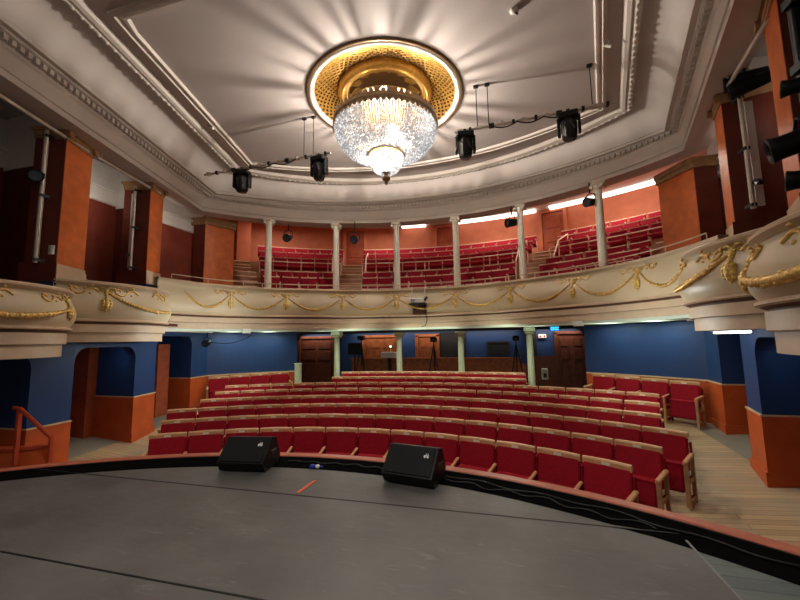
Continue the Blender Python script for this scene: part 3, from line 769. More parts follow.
GP = 0.545
def make_gseat():
    t = thing('gallery_seat', 'x', 'seat', group='red gallery seats')
    w = GP-0.02
    b = MB(); b.bbox((0,0.0,0.56),(w-0.02,0.06,0.50),0.02,rx=rad(-8)); b.build('backrest', M_gseat, t)
    rings = []; n = 6
    for i in range(n+1):
        x = -w/2+w*i/n; c = -0.012*(1-(2*i/n-1)**2)
        rings.append([(x,0.005,0.80+c),(x,0.0,0.835+c),(x,0.05,0.845+c),(x,0.055,0.80+c)])
    b = MB(); b.loft(rings, closed_ring=True, caps=True); b.build('top_rail', M_grail, t)
    b = MB(); b.bbox((0,-0.19,0.41),(w-0.04,0.34,0.07),0.02,rx=rad(4)); b.build('seat', M_gseat, t)
    b = MB(); b.box((GP/2,-0.06,0.30),(0.035,0.05,0.60)); b.box((GP/2,-0.17,0.59),(0.04,0.28,0.03)); b.build('side_frame', M_grail, t)
    index_kids(t); return t
gs0 = make_gseat(); gused = False
GN = ['front','second','third','fourth','fifth','top']
for k,(R,zt) in enumerate(GR):
    blocks = [('left',-38.5,-19.5-math.degrees(0.46/R)),('middle',-19.5+math.degrees(0.46/R),19.5-math.degrees(0.46/R)),('right',19.5+math.degrees(0.46/R),40.0)]
    for bn,a0,a1 in blocks:
        n = max(1,int(rad(a1-a0)*R/GP+0.25))
        for i in range(n):
            a = rad(a0+(a1-a0)*(i+0.5)/n)
            lab = 'red gallery seat with tan top rail, %s block, %s row, %s from the left' % (bn, GN[k], ORD[i])
            loc = gp(R,a,FL[k])
            if not gused:
                gused = True; gs0.location = loc; gs0.rotation_euler = (0,0,-a); gs0['label'] = lab
            else: dup(gs0, loc, -a, lab)
    # tan barrier rails in front of rows 2 and 4
        if k in (1,3):
            t = thing('row_barrier', 'tan barrier rail on posts before the %s gallery row, %s block' % (GN[k],bn), 'railing', gp(R-0.55,rad((a0+a1)/2),FL[k]), group='gallery row barriers')
            RR = R-0.55 if k==3 else R-0.42; zz = FL[k]+(0.52 if k==3 else 0.50)
            path = [gp(RR,rad(a0+(a1-a0)*i/14),zz) for i in range(15)]
            b = MB(); b.tube(path,0.022 if k==3 else 0.014,6); b.build('rail', M_grail, t)
            m_ = max(2,int(rad(a1-a0)*RR/1.25))
            for i in range(m_+1):
                a = rad(a0+(a1-a0)*i/m_); b = MB(); b.tube([gp(RR,a,FL[k]-(0.3 if k==3 else 0.0)),gp(RR,a,zz)],0.018,6); b.build('post', M_grail, t)
# stair handrails by the aisles
for s_,w in ((-1,'left'),(1,'right')):
    for e,(ac,lab) in enumerate(((19.5+4.0,'outer'),(19.5-3.2,'inner'))):
        t = thing('aisle_handrail', 'tan sloping handrail on the %s side of the %s gallery aisle' % (lab,w), 'handrail', gp(10.3,rad(s_*ac),FL[2]))
        pts = [gp(9.9,rad(s_*ac),FL[2]+0.9),gp(10.6,rad(s_*ac),FL[3]+0.75),gp(11.9,rad(s_*ac),FL[4]+0.85)]
        b = MB(); b.tube(pts,0.025,6); b.build('rail', M_grail, t)
        for p,f in zip(pts,(FL[2],FL[3]-0.3,FL[4])): 
            b = MB(); b.tube([(p[0],p[1],f),p],0.022,6); b.build('post', M_grail, t)

# ------------------------------------------------------------------ cornice, cove, ceiling
def house_curve(x0,y0,slope,apex,cx,cy,yend=1.3):
    pts = [Vector(p) for p in arc_half(apex,cx,cy,18)]
    n = 10
    for i in range(1,n+1):
        y = cy+(yend-cy)*i/n; pts.append(Vector((x0+(y-y0)*slope if True else 0,y)))
    return pts
def joincurve(x0,y0,slope,apex,cy):
    cx = x0+(cy-y0)*slope
    h = house_curve(x0,y0,slope,apex,cx,cy)
    return mirror_curve(h)
cA = joincurve(4.43,3.2,0.283,11.15,8.45)
cB = joincurve(4.32,3.3,0.272,10.93,8.75)
cC = joincurve(3.95,4.1,0.257,10.92,8.72)
cD0= joincurve(3.42,3.85,0.243,10.05,8.60)
KA = Curve(cA,(0,5)); KB = Curve(cB,(0,5)); KC = Curve(cC,(0,5))
def ringmix(P,Q,t,z): return [(p.x+(q.x-p.x)*t,p.y+(q.y-p.y)*t,z) for p,q in zip(P,Q)]
# architrave + frieze + corona
b = MB(); b.loft([KA.ring(-0.45,5.36),KA.ring(0,5.36),KA.ring(0,5.46),KA.ring(0.025,5.47),KA.ring(0.025,5.74),KA.ring(0.06,5.78)])
b.build('trim_8', M_corn, kind='structure')
b = MB(); b.loft([ringmix(cA,cB,0.35,5.78),ringmix(cA,cB,0.4,5.92),ringmix(cA,cB,0.8,5.93)]); b.build('trim_9', M_corn, kind='structure')
b = MB(); b.loft([ringmix(cA,cB,0.8,5.93),ringmix(cA,cB,0.95,5.945),ringmix(cA,cB,0.98,6.0)]); b.build('trim_10', M_brown if False else M_corn, kind='structure')
b = MB(); b.loft([ringmix(cA,cB,1.0,5.965),KB.ring(0.07,5.97),KB.ring(0.07,6.02),KB.ring(0.03,6.06),KB.ring(0.0,6.08)]); b.build('trim_11', M_corn, kind='structure')
# dentils
KM = Curve([Vector(p[:2]) for p in ringmix(cA,cB,0.42,0)],(0,5))
b = MB(); L = KM.L[-1]; n = int(L/0.115)
for i in range(n):
    l = L*(i+0.5)/n; p = KM.at(l,0.03,5.855); q = KM.at(l+0.02,0.03,5.855); a = math.atan2(q.y-p.y,q.x-p.x)
    b.box(p,(0.062,0.07,0.085),rz=a)
b.build('trim_12', M_corn, kind='structure')
# cove
rings = []
for i in range(11):
    u = PI/2*i/10; rings.append(ringmix(cB,cC,1-math.cos(u),6.08+0.53*math.sin(u)))
b = MB(); b.loft(rings, smooth=True); b.build('ceiling_cove', M_cove, kind='structure')
# outer ceiling frame (egg and dart moulding)
b = MB(); b.loft([KC.ring(d,z) for d,z in [(-0.02,6.61),(0.0,6.56),(0.06,6.54),(0.10,6.565),(0.13,6.55),(0.19,6.57),(0.21,6.60),(0.24,6.645)]], smooth=False); b.build('trim_13', M_corn, kind='structure')
b = MB(); L = KC.L[-1]; n = int(L/0.16)
for i in range(n):
    l = L*(i+0.5)/n; b.ball(KC.at(l,0.04,6.548),(0.045,0.045,0.03),1)
b.build('trim_14', M_corn, kind='structure')
# flat ceiling with a round hole for the rose
ZC = 6.65; CH = Vector((0.0,7.0)); RH = 1.585
outer = [Vector(p[:2]) for p in KC.ring(0.0,0)]
NA = 96
def ray_to_outer(a):
    d = Vector((math.sin(a),math.cos(a))); best = None
    P = outer+[outer[0]]
    for i in range(len(P)-1):
        e = P[i+1]-P[i]; den = d.x*e.y-d.y*e.x
        if abs(den) < 1e-9: continue
        w = P[i]-CH; t = (w.x*e.y-w.y*e.x)/den; u = (w.x*d.y-w.y*d.x)/den
        if t > 0 and -1e-6 <= u <= 1+1e-6 and (best is None or t < best): best = t
    return CH+d*(best or 5)
angs = sorted([2*PI*i/NA for i in range(NA)] + [math.atan2((p-CH).x,(p-CH).y) % (2*PI) for p in (outer[0],outer[-1],outer[10],outer[-11])])
inn = [(CH.x+RH*math.sin(a),CH.y+RH*math.cos(a),ZC) for a in angs]
outr = [tuple(ray_to_outer(a))+(ZC,) for a in angs]
midr = [tuple(Vector(i_[:2]).lerp(Vector(o_[:2]),0.5))+(ZC,) for i_,o_ in zip(inn,outr)]
b = MB(); b.loft([inn,midr,outr],closed_ring=True); b.build('ceiling', M_ceil, kind='structure')
# inner panel moulding, closed with a front run at y=3.85
def clipD(d):
    K = Curve(cD0,(0,5)); r = K.ring(d,0); r = [p for p in r if p[1] >= 3.85+d-1e-6]
    def ext(p,q): t = (3.85+d-q[1])/(p[1]-q[1]) if abs(p[1]-q[1])>1e-9 else 0; return (q[0]+(p[0]-q[0])*t,3.85+d,0)
    s0 = Vector((-(3.42-d)-0.0,3.85+d,0)); s1 = Vector(((3.42-d),3.85+d,0))
    return r
K = Curve(cD0,(0,5)); keep = [i for i,p in enumerate(cD0) if p.y >= 4.0]
def ringD(d,z):
    r = [(cD0[i].x+K.n[i].x*d, cD0[i].y+K.n[i].y*d, z) for i in keep]
    xl = 3.42+0.0-d*1.25
    return [(-xl,3.85+d,z)] + r + [(xl,3.85+d,z)]
b = MB(); rr = [ringD(d,z) for d,z in [(-0.03,6.652),(-0.02,6.60),(0.03,6.585),(0.05,6.62),(0.08,6.62),(0.10,6.60),(0.135,6.60),(0.16,6.652)]]
b.loft(rr, closed_ring=True); b.build('trim_15', M_corn, kind='structure')
# upper walls above the architrave, ceilings over the boxes and the gallery front
for s_ in (-1,1):
    w = 'right' if s_>0 else 'left'
    b = MB(); b.prism([(4.3*s_,1.3),(7.5*s_,1.3),(7.5*s_,9.4),(6.2*s_,9.0),(6.0*s_,8.0)],5.95,6.05); b.build('ceiling_boxes_%s' % w, M_ceil, kind='structure')
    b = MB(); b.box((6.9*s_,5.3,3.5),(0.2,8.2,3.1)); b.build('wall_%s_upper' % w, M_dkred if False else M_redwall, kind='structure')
    b = MB(); b.box((6.9*s_,5.3,5.42),(0.24,8.2,0.95)); b.box((6.77*s_,5.3,5.0),(0.06,8.2,0.08)); b.box((6.75*s_,5.3,5.30),(0.08,8.2,0.06)); b.build('trim_16' if s_>0 else 'trim_17', M_white, kind='structure')
    # partitions between boxes
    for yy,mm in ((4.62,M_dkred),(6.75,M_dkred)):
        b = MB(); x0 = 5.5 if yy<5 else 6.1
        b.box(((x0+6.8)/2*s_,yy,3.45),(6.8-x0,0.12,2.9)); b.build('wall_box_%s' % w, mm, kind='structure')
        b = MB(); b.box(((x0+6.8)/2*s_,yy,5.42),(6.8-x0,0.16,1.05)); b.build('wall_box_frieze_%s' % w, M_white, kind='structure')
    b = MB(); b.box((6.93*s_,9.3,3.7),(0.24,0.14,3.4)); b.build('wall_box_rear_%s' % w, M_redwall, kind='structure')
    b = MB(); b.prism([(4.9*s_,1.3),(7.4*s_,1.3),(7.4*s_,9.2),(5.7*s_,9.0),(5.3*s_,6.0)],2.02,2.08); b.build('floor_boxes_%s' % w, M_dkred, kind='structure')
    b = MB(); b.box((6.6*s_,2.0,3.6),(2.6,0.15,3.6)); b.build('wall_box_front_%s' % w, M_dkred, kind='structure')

# ------------------------------------------------------------------ big square pillars
def pillar(P, u, wd, dp, z0, z1, s_, label, scrolls=True):
    u = Vector(u).normalized(); v = Vector((u.y,-u.x))  # outward for the right-hand side
    def poly(e): 
        a = Vector(P)-u*e-v*e; return [a, a+u*(wd+2*e), a+u*(wd+2*e)+v*(dp+2*e), a+v*(dp+2*e)]
    mp = lambda Q: [(p.x*s_,p.y) for p in Q]
    t = thing('pillar', label, 'pillar', (P[0]*s_,P[1],z0), group='orange box pillars')
    b = MB(); b.prism(mp(poly(0)),z0+0.3,z1-0.16)
    b.build('shaft', M_orange, t)
    q = poly(0.0); d0 = q[0]-u*0.006; 
    b = MB(); b.prism([(p.x*s_,p.y) for p in (q[0]-u*0.012+v*0.004,q[0]+u*0.001+v*0.004,q[3]+u*0.001,q[3]-u*0.012)],z0+0.31,z1-0.17); b.build('dark_side_face', M_pillside, t)
    b = MB(); b.prism(mp(poly(0.04)),z0,z0+0.16); b.prism(mp(poly(0.028)),z0+0.16,z0+0.24); b.prism(mp(poly(0.015)),z0+0.24,z0+0.31); b.build('plinth', M_creamd, t)
    q = poly(0.045); b = MB(); b.prism([(p.x*s_,p.y) for p in (q[0]-u*0.006+v*0.01,q[0]+u*0.002+v*0.01,q[3]+u*0.002,q[3]-u*0.006)],z0,z0+0.31); b.build('dark_plinth_face', M_pillside, t)
    b = MB(); b.prism(mp(poly(0.012)),z0+0.31-0.95,z0); b.build('pedestal', M_blue, t)
    b = MB(); b.prism(mp(poly(0.02)),z1-0.20,z1-0.12); b.prism(mp(poly(0.06)),z1-0.06,z1-0.005); b.prism(mp(poly(0.03)),z1-0.13,z1-0.06)
    if scrolls:
        # volutes on the hall side
        for k in (0.0,1.0):
            c = Vector(P)+u*(wd*k)-v*0.05
            for zz in (z1-0.09,):
                b.tube([((c.x+v.x*dd)*s_,c.y+v.y*dd,zz) for dd in (-0.03,0.12)],0.065,10)
    b.build('capital', M_oakd if False else mat('tan_capital',(0.34,0.19,0.085),0.5,var=0.2,scale=10), t)
    return t
for s_ in (1,-1):
    w = 'right' if s_>0 else 'left'
    pillar((5.09,4.47),(0.39,0.92),0.66,0.48,2.68,5.40,s_,'tall orange square pillar nearest the stage on the %s side' % w)
    pillar((5.63,6.58),(0.27,0.96),0.47,0.60,2.98,5.40,s_,'tall orange square pillar between the two %s boxes and gallery' % w)
    # corner pilaster block
    t = thing('corner_pilaster', 'broad orange corner pilaster at the %s end of the gallery' % w, 'pillar', (6.2*s_,9.4,2.6))
    P = [(6.30,9.0),(6.22,9.16),(5.93,9.80),(6.3,10.1),(6.72,9.8),(6.72,9.0)]
    b = MB(); b.prism([(x*s_,y) for x,y in P],2.6,5.2); b.build('shaft', M_orange, t)
    g = [(6.24,8.93),(6.13,9.14),(5.85,9.80),(6.3,10.2),(6.78,9.85),(6.78,8.93)]
    b = MB(); b.prism([(x*s_,y) for x,y in g],5.28,5.40); b.prism([((x+0.03)*s_,y+0.01) for x,y in g],5.18,5.28); b.build('capital', MATS['tan_capital'], t)
    b = MB(); b.box(((6.31+6.72)/2*s_,8.995,4.2),(0.41,0.012,2.0)); b.build('dark_side_face', M_pillside, t)
    b = MB(); b.prism([((x+0.02)*s_,y+0.0) for x,y in g],2.6,3.2); b.build('base', M_redwall, t)

# ------------------------------------------------------------------ chandelier and ceiling rose
cx, cy = CH.x, CH.y
t = thing('ceiling_rose', 'round gilded lattice ceiling rose with white ring above the chandelier', 'ceiling rose', (cx,cy,6.65))
b = MB(); b.lathe([(1.63,6.652),(1.62,6.63),(1.59,6.618),(1.56,6.63)],(cx,cy,0),72); b.build('outer_ring', M_bronze, t)
b = MB(); b.lathe([(1.57,6.632),(1.54,6.61),(1.50,6.62),(1.46,6.65),(1.46,6.70)],(cx,cy,0),72); b.build('white_ring', M_white, t)
def dome(u):   # u 0 outer ..1 inner
    return (1.47-0.52*u, 6.66+0.15*math.sin(PI*u*0.55))
b = MB(); N = 54
for sg in (-1,1):
    for k in range(N):
        path = []
        for i in range(9):
            u = i/8; r,z = dome(u); a = 2*PI*k/N + sg*u*0.62
            path.append((cx+r*math.cos(a),cy+r*math.sin(a),z))
        rings = []
        for i,p in enumerate(path):
            q = Vector(path[min(i+1,8)])-Vector(path[max(i-1,0)]); q.normalize(); ra = Vector((p[0]-cx,p[1]-cy,0)).normalized()
            nrm = Vector((0,0,1)); sd = q.cross(nrm).normalized()*(0.019-0.007*i/8)
            pv = Vector(p); rings.append([pv-sd,pv+sd,pv+sd+Vector((0,0,0.015)),pv-sd+Vector((0,0,0.015))])
        b.loft(rings,closed_ring=True)
b.build('lattice', M_rosegold, t)
b = MB(); b.lathe([(1.47,6.78),(1.2,7.02),(0.9,7.04)],(cx,cy,0),48); b.build('backing', M_goldd, t)
b = MB(); b.lathe([(0.97,6.86),(0.98,6.72),(0.94,6.68),(0.92,6.64),(0.86,6.635),(0.84,6.67),(0.80,6.66),(0.76,6.72),(0.74,6.80)],(cx,cy,0),64); b.build('inner_ring', M_rosegold, t)
b = MB(); b.lathe([(0.75,6.80),(0.55,6.92),(0.3,6.98),(0.0,7.0)],(cx,cy,0),48); r_ = b.build('centre_dome', mat('dome_brown',(0.16,0.075,0.02),0.5,0.4), t)
b = MB()
for k in range(14):     # palmettes inside the dome
    a = 2*PI*(k+0.5)/14
    for j in range(-3,4):
        aa = a+j*0.058
        P_ = []
        for i in range(4):
            u = i/3; r2 = 0.73-0.26*u*(1-0.07*abs(j)); zz = 6.79+0.13*u*0.95-0.012
            an = a+(aa-a)*math.sin(u*PI/2)*1.0+0.0
            P_.append((cx+r2*math.cos(an),cy+r2*math.sin(an),zz))
        b.tube(P_,[0.008,0.012,0.016,0.008],5)
    b.ball((cx+0.70*math.cos(a),cy+0.70*math.sin(a),6.79),(0.035,0.035,0.02),1)
b.build('palmettes', M_rosegold, r_)

t = thing('chandelier', 'huge bowl shaped crystal chandelier with gilt rim in the ceiling centre', 'chandelier', (cx,cy,4.75))
ZR = 6.02; RB = 1.05
b = MB(); b.tube([(cx,cy,6.45),(cx,cy,6.98)],0.03,10); b.build('rod', M_gold, t)
for k in range(6):
    a = 2*PI*k/6; b = MB(); b.tube([(cx+0.95*math.cos(a),cy+0.95*math.sin(a),ZR),(cx+0.35*math.cos(a),cy+0.35*math.sin(a),6.5),(cx,cy,6.8)],0.012,6); b.build('chain', M_gold, t)
b = MB(); b.lathe([(RB-0.05,ZR-0.03),(RB+0.02,ZR-0.035),(RB+0.045,ZR),(RB+0.02,ZR+0.035),(RB+0.03,ZR+0.06),(RB-0.03,ZR+0.06)],(cx,cy,0),72); rim = b.build('rim', M_bronze, t)
b = MB(); NN = 240; lo=[];hi=[]
for k in range(NN):     # leaf crest round the rim, one cut strip
    a = 2*PI*k/NN; c,s_ = math.cos(a),math.sin(a); h = (0.03,0.09,0.12,0.09)[k%4]
    lo.append((cx+(RB+0.01)*c,cy+(RB+0.01)*s_,ZR+0.03)); hi.append((cx+(RB+0.02)*c,cy+(RB+0.02)*s_,ZR+0.04+h))
b.loft([lo,hi],closed_ring=True)
b.build('leaf_crest', M_bronze, rim)
b = MB(); lo=[];hi=[]
for k in range(NN):
    a = 2*PI*k/NN; c,s_ = math.cos(a),math.sin(a); h = (0.0,0.05,0.07,0.05)[k%4]
    lo.append((cx+(RB+0.03)*c,cy+(RB+0.03)*s_,ZR-0.02)); hi.append((cx+(RB+0.02)*c,cy+(RB+0.02)*s_,ZR-0.04-h))
b.loft([lo,hi],closed_ring=True); b.build('fringe', M_bronze, rim)
# added unseen disc over the up lamp, keeps its light off the rose lattice
b = MB(); b.lathe([(0.0,6.55),(0.25,6.53),(0.55,6.46),(0.78,6.41),(0.80,6.395),(0.76,6.395),(0.5,6.43),(0.0,6.48)],(cx,cy,0),48); blocker_ = b.build('lamp_blocker', M_goldd, t)
b = MB(); b.lathe([(0.775,6.385),(0.795,6.385),(0.795,6.40),(0.775,6.40)],(cx,cy,0),64)
rr_ = random.Random(3)
for k in range(44):     # added blades on the disc edge, casting radial streaks on the ceiling
    a = 2*PI*(k+rr_.uniform(-.6,.6))/44; c,s_ = math.cos(a),math.sin(a); h = rr_.choice((0.06,0.09,0.12,0.15)); wd = rr_.uniform(0.008,0.050)
    tn = Vector((-s_,c,0)); p = Vector((cx+0.785*c,cy+0.785*s_,6.39))
    b.add([p-tn*wd,p+tn*wd,p+tn*wd*0.8-Vector((0,0,h*0.7)),p-Vector((0,0,h)),p-tn*wd*0.8-Vector((0,0,h*0.7))],[(0,1,2,3,4)])
b.build('streak_blades', M_bronze, blocker_)
def strands(R0, R1, z0, z1, ncol, nrow, bx, bz, name):
    b = MB()
    for k in range(ncol):
        a = 2*PI*k/ncol
        for i in range(nrow):
            u = (i+0.5)/nrow*PI/2
            r = R1+(R0-R1)*math.cos(u)**0.85; z = z0-(z0-z1)*math.sin(u)
            if r/R0 < 0.62 and k % 2: continue
            b.octa((cx+r*math.cos(a)+random.uniform(-.004,.004),cy+r*math.sin(a),z+random.uniform(-.004,.004)),bx*random.uniform(.8,1.15),bz)
    return b.build(name, M_cryst, t)
strands(RB, 0.37, ZR-0.04, 5.42, 132, 27, 0.019, 0.026, 'crystal_bowl')
strands(RB-0.07, 0.33, ZR-0.03, 5.47, 110, 20, 0.024, 0.03, 'inner_crystal_bowl')
b = MB(); b.lathe([(0.33,5.40),(0.39,5.40),(0.40,5.43),(0.38,5.46),(0.33,5.46)],(cx,cy,0),40)
for k in range(24):
    a = 2*PI*k/24; b.ball((cx+0.395*math.cos(a),cy+0.395*math.sin(a),5.455),(0.02,0.02,0.04),1)
b.build('lower_rim', M_goldb, t)
strands(0.36, 0.07, 5.40, 5.03, 60, 14, 0.016, 0.02, 'lower_crystal_bowl')
b = MB(); b.lathe([(0.0,5.10),(0.09,5.08),(0.10,5.05),(0.05,5.02),(0.03,4.99),(0.07,4.95),(0.09,4.91),(0.07,4.87),(0.025,4.84),(0.03,4.80),(0.0,4.76)],(cx,cy,0),20); b.build('finial', M_bronze, t)
b = MB()
for R,n,z in ((0.55,8,5.72),(0.28,5,5.55)):
    for k in range(n):
        a = 2*PI*k/n; b.ball((cx+R*math.cos(a),cy+R*math.sin(a),z),0.035,1)
b.build('bulbs', M_bulb, t)

# ------------------------------------------------------------------ lighting bars with moving heads
def moving_head(x, y, z, label, tilt=0.0, s=1.13, rz=0.0, group='moving head stage lights'):
    """z = hanging point"""
    t = thing('moving_head_light', label, 'stage light', (x,y,z), rz, group)
    b = MB(); b.tube([(0,0,0.03),(0,0,-0.04*s)],0.02*s,8); b.box((0,0,0),(0.05*s,0.07*s,0.05*s)); b.build('clamp', M_blackm, t, world=False)
    b = MB(); b.bbox((0,0,-0.09*s),(0.30*s,0.22*s,0.11*s),0.02*s); b.build('base', M_black, t, world=False)
    for sx in (-1,1):
        b = MB(); b.bbox((sx*0.155*s,0,-0.26*s),(0.045*s,0.13*s,0.30*s),0.015*s); b.build('yoke_arm', M_black, t, world=False)
    b = MB()
    rings = []
    for zz,w,d in ((-0.14,0.17,0.17),(-0.20,0.245,0.22),(-0.34,0.25,0.23),(-0.46,0.22,0.20),(-0.50,0.17,0.17)):
        rings.append([((w/2*math.cos(PI/4*k+PI/8)/math.cos(PI/8))*s,(d/2*math.sin(PI/4*k+PI/8)/math.cos(PI/8))*s,zz*s) for k in range(8)])
    b.loft(rings,closed_ring=True,caps=True); h = b.build('head', M_black, t, world=False)
    b = MB(); b.lathe([(0.0,-0.515*s),(0.065*s,-0.51*s),(0.075*s,-0.495*s)],(0,0,0),16); b.build('lens', M_lens, h, world=False)
    b = MB(); b.box((0.05*s,-0.115*s,-0.30*s),(0.02*s,0.012*s,0.16*s),ry=rad(-25)); b.box((-0.06*s,-0.113*s,-0.26*s),(0.05*s,0.012*s,0.03*s)); b.build('trim_panel', M_grey if False else mat('gloss_black',(0.06,0.06,0.065),0.15), h, world=False)
    return t
def light_bar(x0, x1, y, z0, z1, hooks, label):
    t = thing('lighting_bar', label, 'lighting bar', ((x0+x1)/2,y,(z0+z1)/2))
    b = MB(); b.tube([(x0,y,z0),(x1,y,z1)],0.026,10); b.build('pipe', M_alu, t)
    for k in range(14):
        u = (k+0.5)/14; b = MB(); x = x0+(x1-x0)*u; z = z0+(z1-z0)*u
        b.box((x,y,z),(0.05 if k%3 else 0.10,0.075,0.07)); b.build('clamp', M_iron if k%2 else M_alu, t)
    for hx in hooks:
        u = (hx-x0)/(x1-x0); z = z0+(z1-z0)*u
        b = MB(); b.tube([(hx,y,z),(hx,y,6.66)],0.009,6); b.bbox((hx,y,6.63),(0.10,0.06,0.06),0.01); b.build('suspension_rod', M_iron, t)
    pth = []
    for i in range(25):
        u = i/24; pth.append((x0+(x1-x0)*(0.25+0.5*u),y-0.04,z0+(z1-z0)*(0.25+0.5*u)-0.03-0.07*abs(math.sin(3*PI*u))))
    b = MB(); b.tube(pth,0.012,6); b.build('cable', M_black, t)
    return t
light_bar(-4.62,-1.30,7.1,5.66,5.72,(-1.95,-1.72),'white lighting bar hung from the ceiling left of the chandelier')
light_bar(1.42,4.30,7.1,5.73,5.82,(1.87,2.09,3.95),'white lighting bar hung from the ceiling right of the chandelier')
moving_head(-3.55,7.1,5.66,'black moving head light at the outer end of the left ceiling bar',rz=rad(12))
moving_head(-1.57,7.1,5.70,'black moving head light at the inner end of the left ceiling bar',rz=rad(-10))
moving_head(1.62,7.1,5.73,'black moving head light at the inner end of the right ceiling bar',rz=rad(8))
moving_head(3.53,7.1,5.80,'black moving head light at the outer end of the right ceiling bar',rz=rad(-12))
for x,y,z,l in ((4.09,6.6,6.65,'small white ceiling fitting on the right edge of the ceiling panel'),(-4.19,6.75,6.65,'small white ceiling fitting on the left edge of the ceiling panel'),(2.55,5.5,6.65,'small dark ceiling hook right of the chandelier')):
    o = thing('ceiling_fitting', l, 'fitting', (x,y,z)); b = MB(); b.lathe([(0.06,0.0),(0.07,-0.03),(0.03,-0.06),(0.0,-0.06)],(x,y,z),12); b.build('cup', M_corn, o); b = MB(); k_ = 0.5 if x==2.55 else 1.0; b.tube([(x,y,z-0.05),(x+0.09*k_,y,z-0.09)],0.03*k_,8); b.build('head', M_iron if x==2.55 else M_white, o)

# gallery spotlights under the architrave
def spot(x, y, z, aim, label, s=1.0, drop=0.22, mount_z=None, ln=1.0):
    t = thing('spotlight', label, 'stage light', (x,y,z), group='black spotlights')
    d = Vector(aim).normalized(); p = Vector((x,y,z)); q = d.to_track_quat('Z','Y').to_matrix().to_4x4(); q.translation = p
    def lp(prof,n=14):
        b = MB(); b.lathe(prof,(0,0,0),n); b.v = [tuple(q @ Vector(v)) for v in b.v]; return b
    b = lp([(0.0,-0.16*s*ln),(0.07*s,-0.15*s*ln),(0.095*s,-0.05*s*ln),(0.10*s,0.10*s*ln),(0.115*s,0.14*s*ln),(0.10*s,0.15*s*ln),(0.09*s,0.12*s*ln)]); h = b.build('can', M_black, t)
    b = lp([(0.0,0.11*s*ln),(0.09*s,0.115*s*ln)]); b.build('lens', M_lens, h)
    sd = d.cross(Vector((0,0,1))).normalized()
    b = MB()
    for k in (-1,1): b.tube([p+sd*k*0.125*s, p+sd*k*0.125*s+Vector((0,0,drop*s*0.7)), p+Vector((0,0,drop*s))],0.013*s,6)
    if mount_z: b.tube([p+Vector((0,0,drop*s)),(x,y,mount_z)],0.018,6)
    b.build('yoke', M_black, t)
    return t
spot(-4.3,10.3,4.93,(0.2,-1,-0.35),'black spotlight hanging in the leftmost gallery bay',1.15,0.22,5.4)
spot(-2.19,10.75,4.80,(0.2,-1,-0.3),'black spotlight hanging before the left gallery door',1.15,0.22,5.4)
spot(2.60,10.75,4.88,(-0.9,-0.5,-0.2),'black spotlight hanging beside the fifth gallery column',1.15,0.22,5.4)
spot(4.42,9.72,4.90,(-0.8,-0.7,-0.2),'black spotlight hanging beside the rightmost gallery column',1.05,0.22,5.4)
spot(-5.8,8.7,1.62,(0.3,-1,-0.2),'black spotlight fixed under the balcony at the left rear corner',0.9,0.18,1.9)

# pipes and lamps on pillars
def boom(x, y, z0, z1, label, board=True):
    t = thing('lighting_boom', label, 'pipe', (x,y,z0), group='vertical white lighting booms')
    b = MB(); b.tube([(x,y,z0),(x,y,z1)],0.032,10); b.build('pipe', M_alu, t)
    for zz in (z0+0.05,(z0+z1)/2,z1-0.1):
        b = MB(); b.box((x,y+0.05,zz),(0.07,0.16,0.05)); b.build('bracket', M_iron, t)
    if board:
        b = MB(); b.box((x+(-0.10 if x<0 else 0.12),y+0.06,(z0+z1)/2-0.05),(0.10,0.03,z1-z0-0.2)); b.build('backboard', M_white, t)
    return t
boom(-5.28,4.28,2.98,5.30,'white vertical lighting boom on the front left orange pillar')
boom(-5.86,6.38,3.28,5.24,'white vertical lighting boom on the rear left orange pillar')
boom(5.68,6.22,3.38,5.17,'white vertical lighting boom on the rear right orange pillar')
spot(-5.26,4.16,4.42,(0.9,-0.4,-0.2),'black spotlight clamped to the front left lighting boom',0.9,0.12)
spot(-5.86,6.28,3.6,(0.9,-0.4,-0.2),'tiny black clamp lamp low on the rear left lighting boom',0.35,0.12)
b = None
def hbar(p, q, label):
    t = thing('horizontal_pipe', label, 'pipe', tuple((Vector(p)+Vector(q))/2), group='horizontal pipes along the boxes')
    b = MB(); b.tube([p,q],0.03,8); b.build('pipe', M_alu, t)
    for u in (0.05,0.95):
        c = Vector(p).lerp(Vector(q),u); b = MB(); b.tube([c,c+Vector((0,0,0.16))],0.018,6); b.build('hanger', M_alu, t)
hbar((-4.62,3.0,5.22),(-5.27,4.95,5.25),'white horizontal pipe across the top of the front left box')
hbar((-5.33,5.15,5.25),(-5.72,6.9,5.25),'white horizontal pipe across the top of the second left box')
hbar((5.22,4.6,5.22),(5.52,6.2,5.22),'white horizontal pipe across the top of the second right box')
# profile lamps on the rear right pillar
spot(5.70,6.10,5.27,(-0.88,0.47,0.02),'long black spotlight at the top of the rear right pillar, upper of two',1.0,0.12,None,1.6)
spot(5.72,5.98,5.12,(-0.88,0.47,-0.12),'long black spotlight at the top of the rear right pillar, lower of two',1.0,0.12,None,1.8)
spot(5.72,6.12,3.72,(-0.9,-0.4,0),'tiny black clamp lamp low on the rear right lighting boom',0.4,0.12)
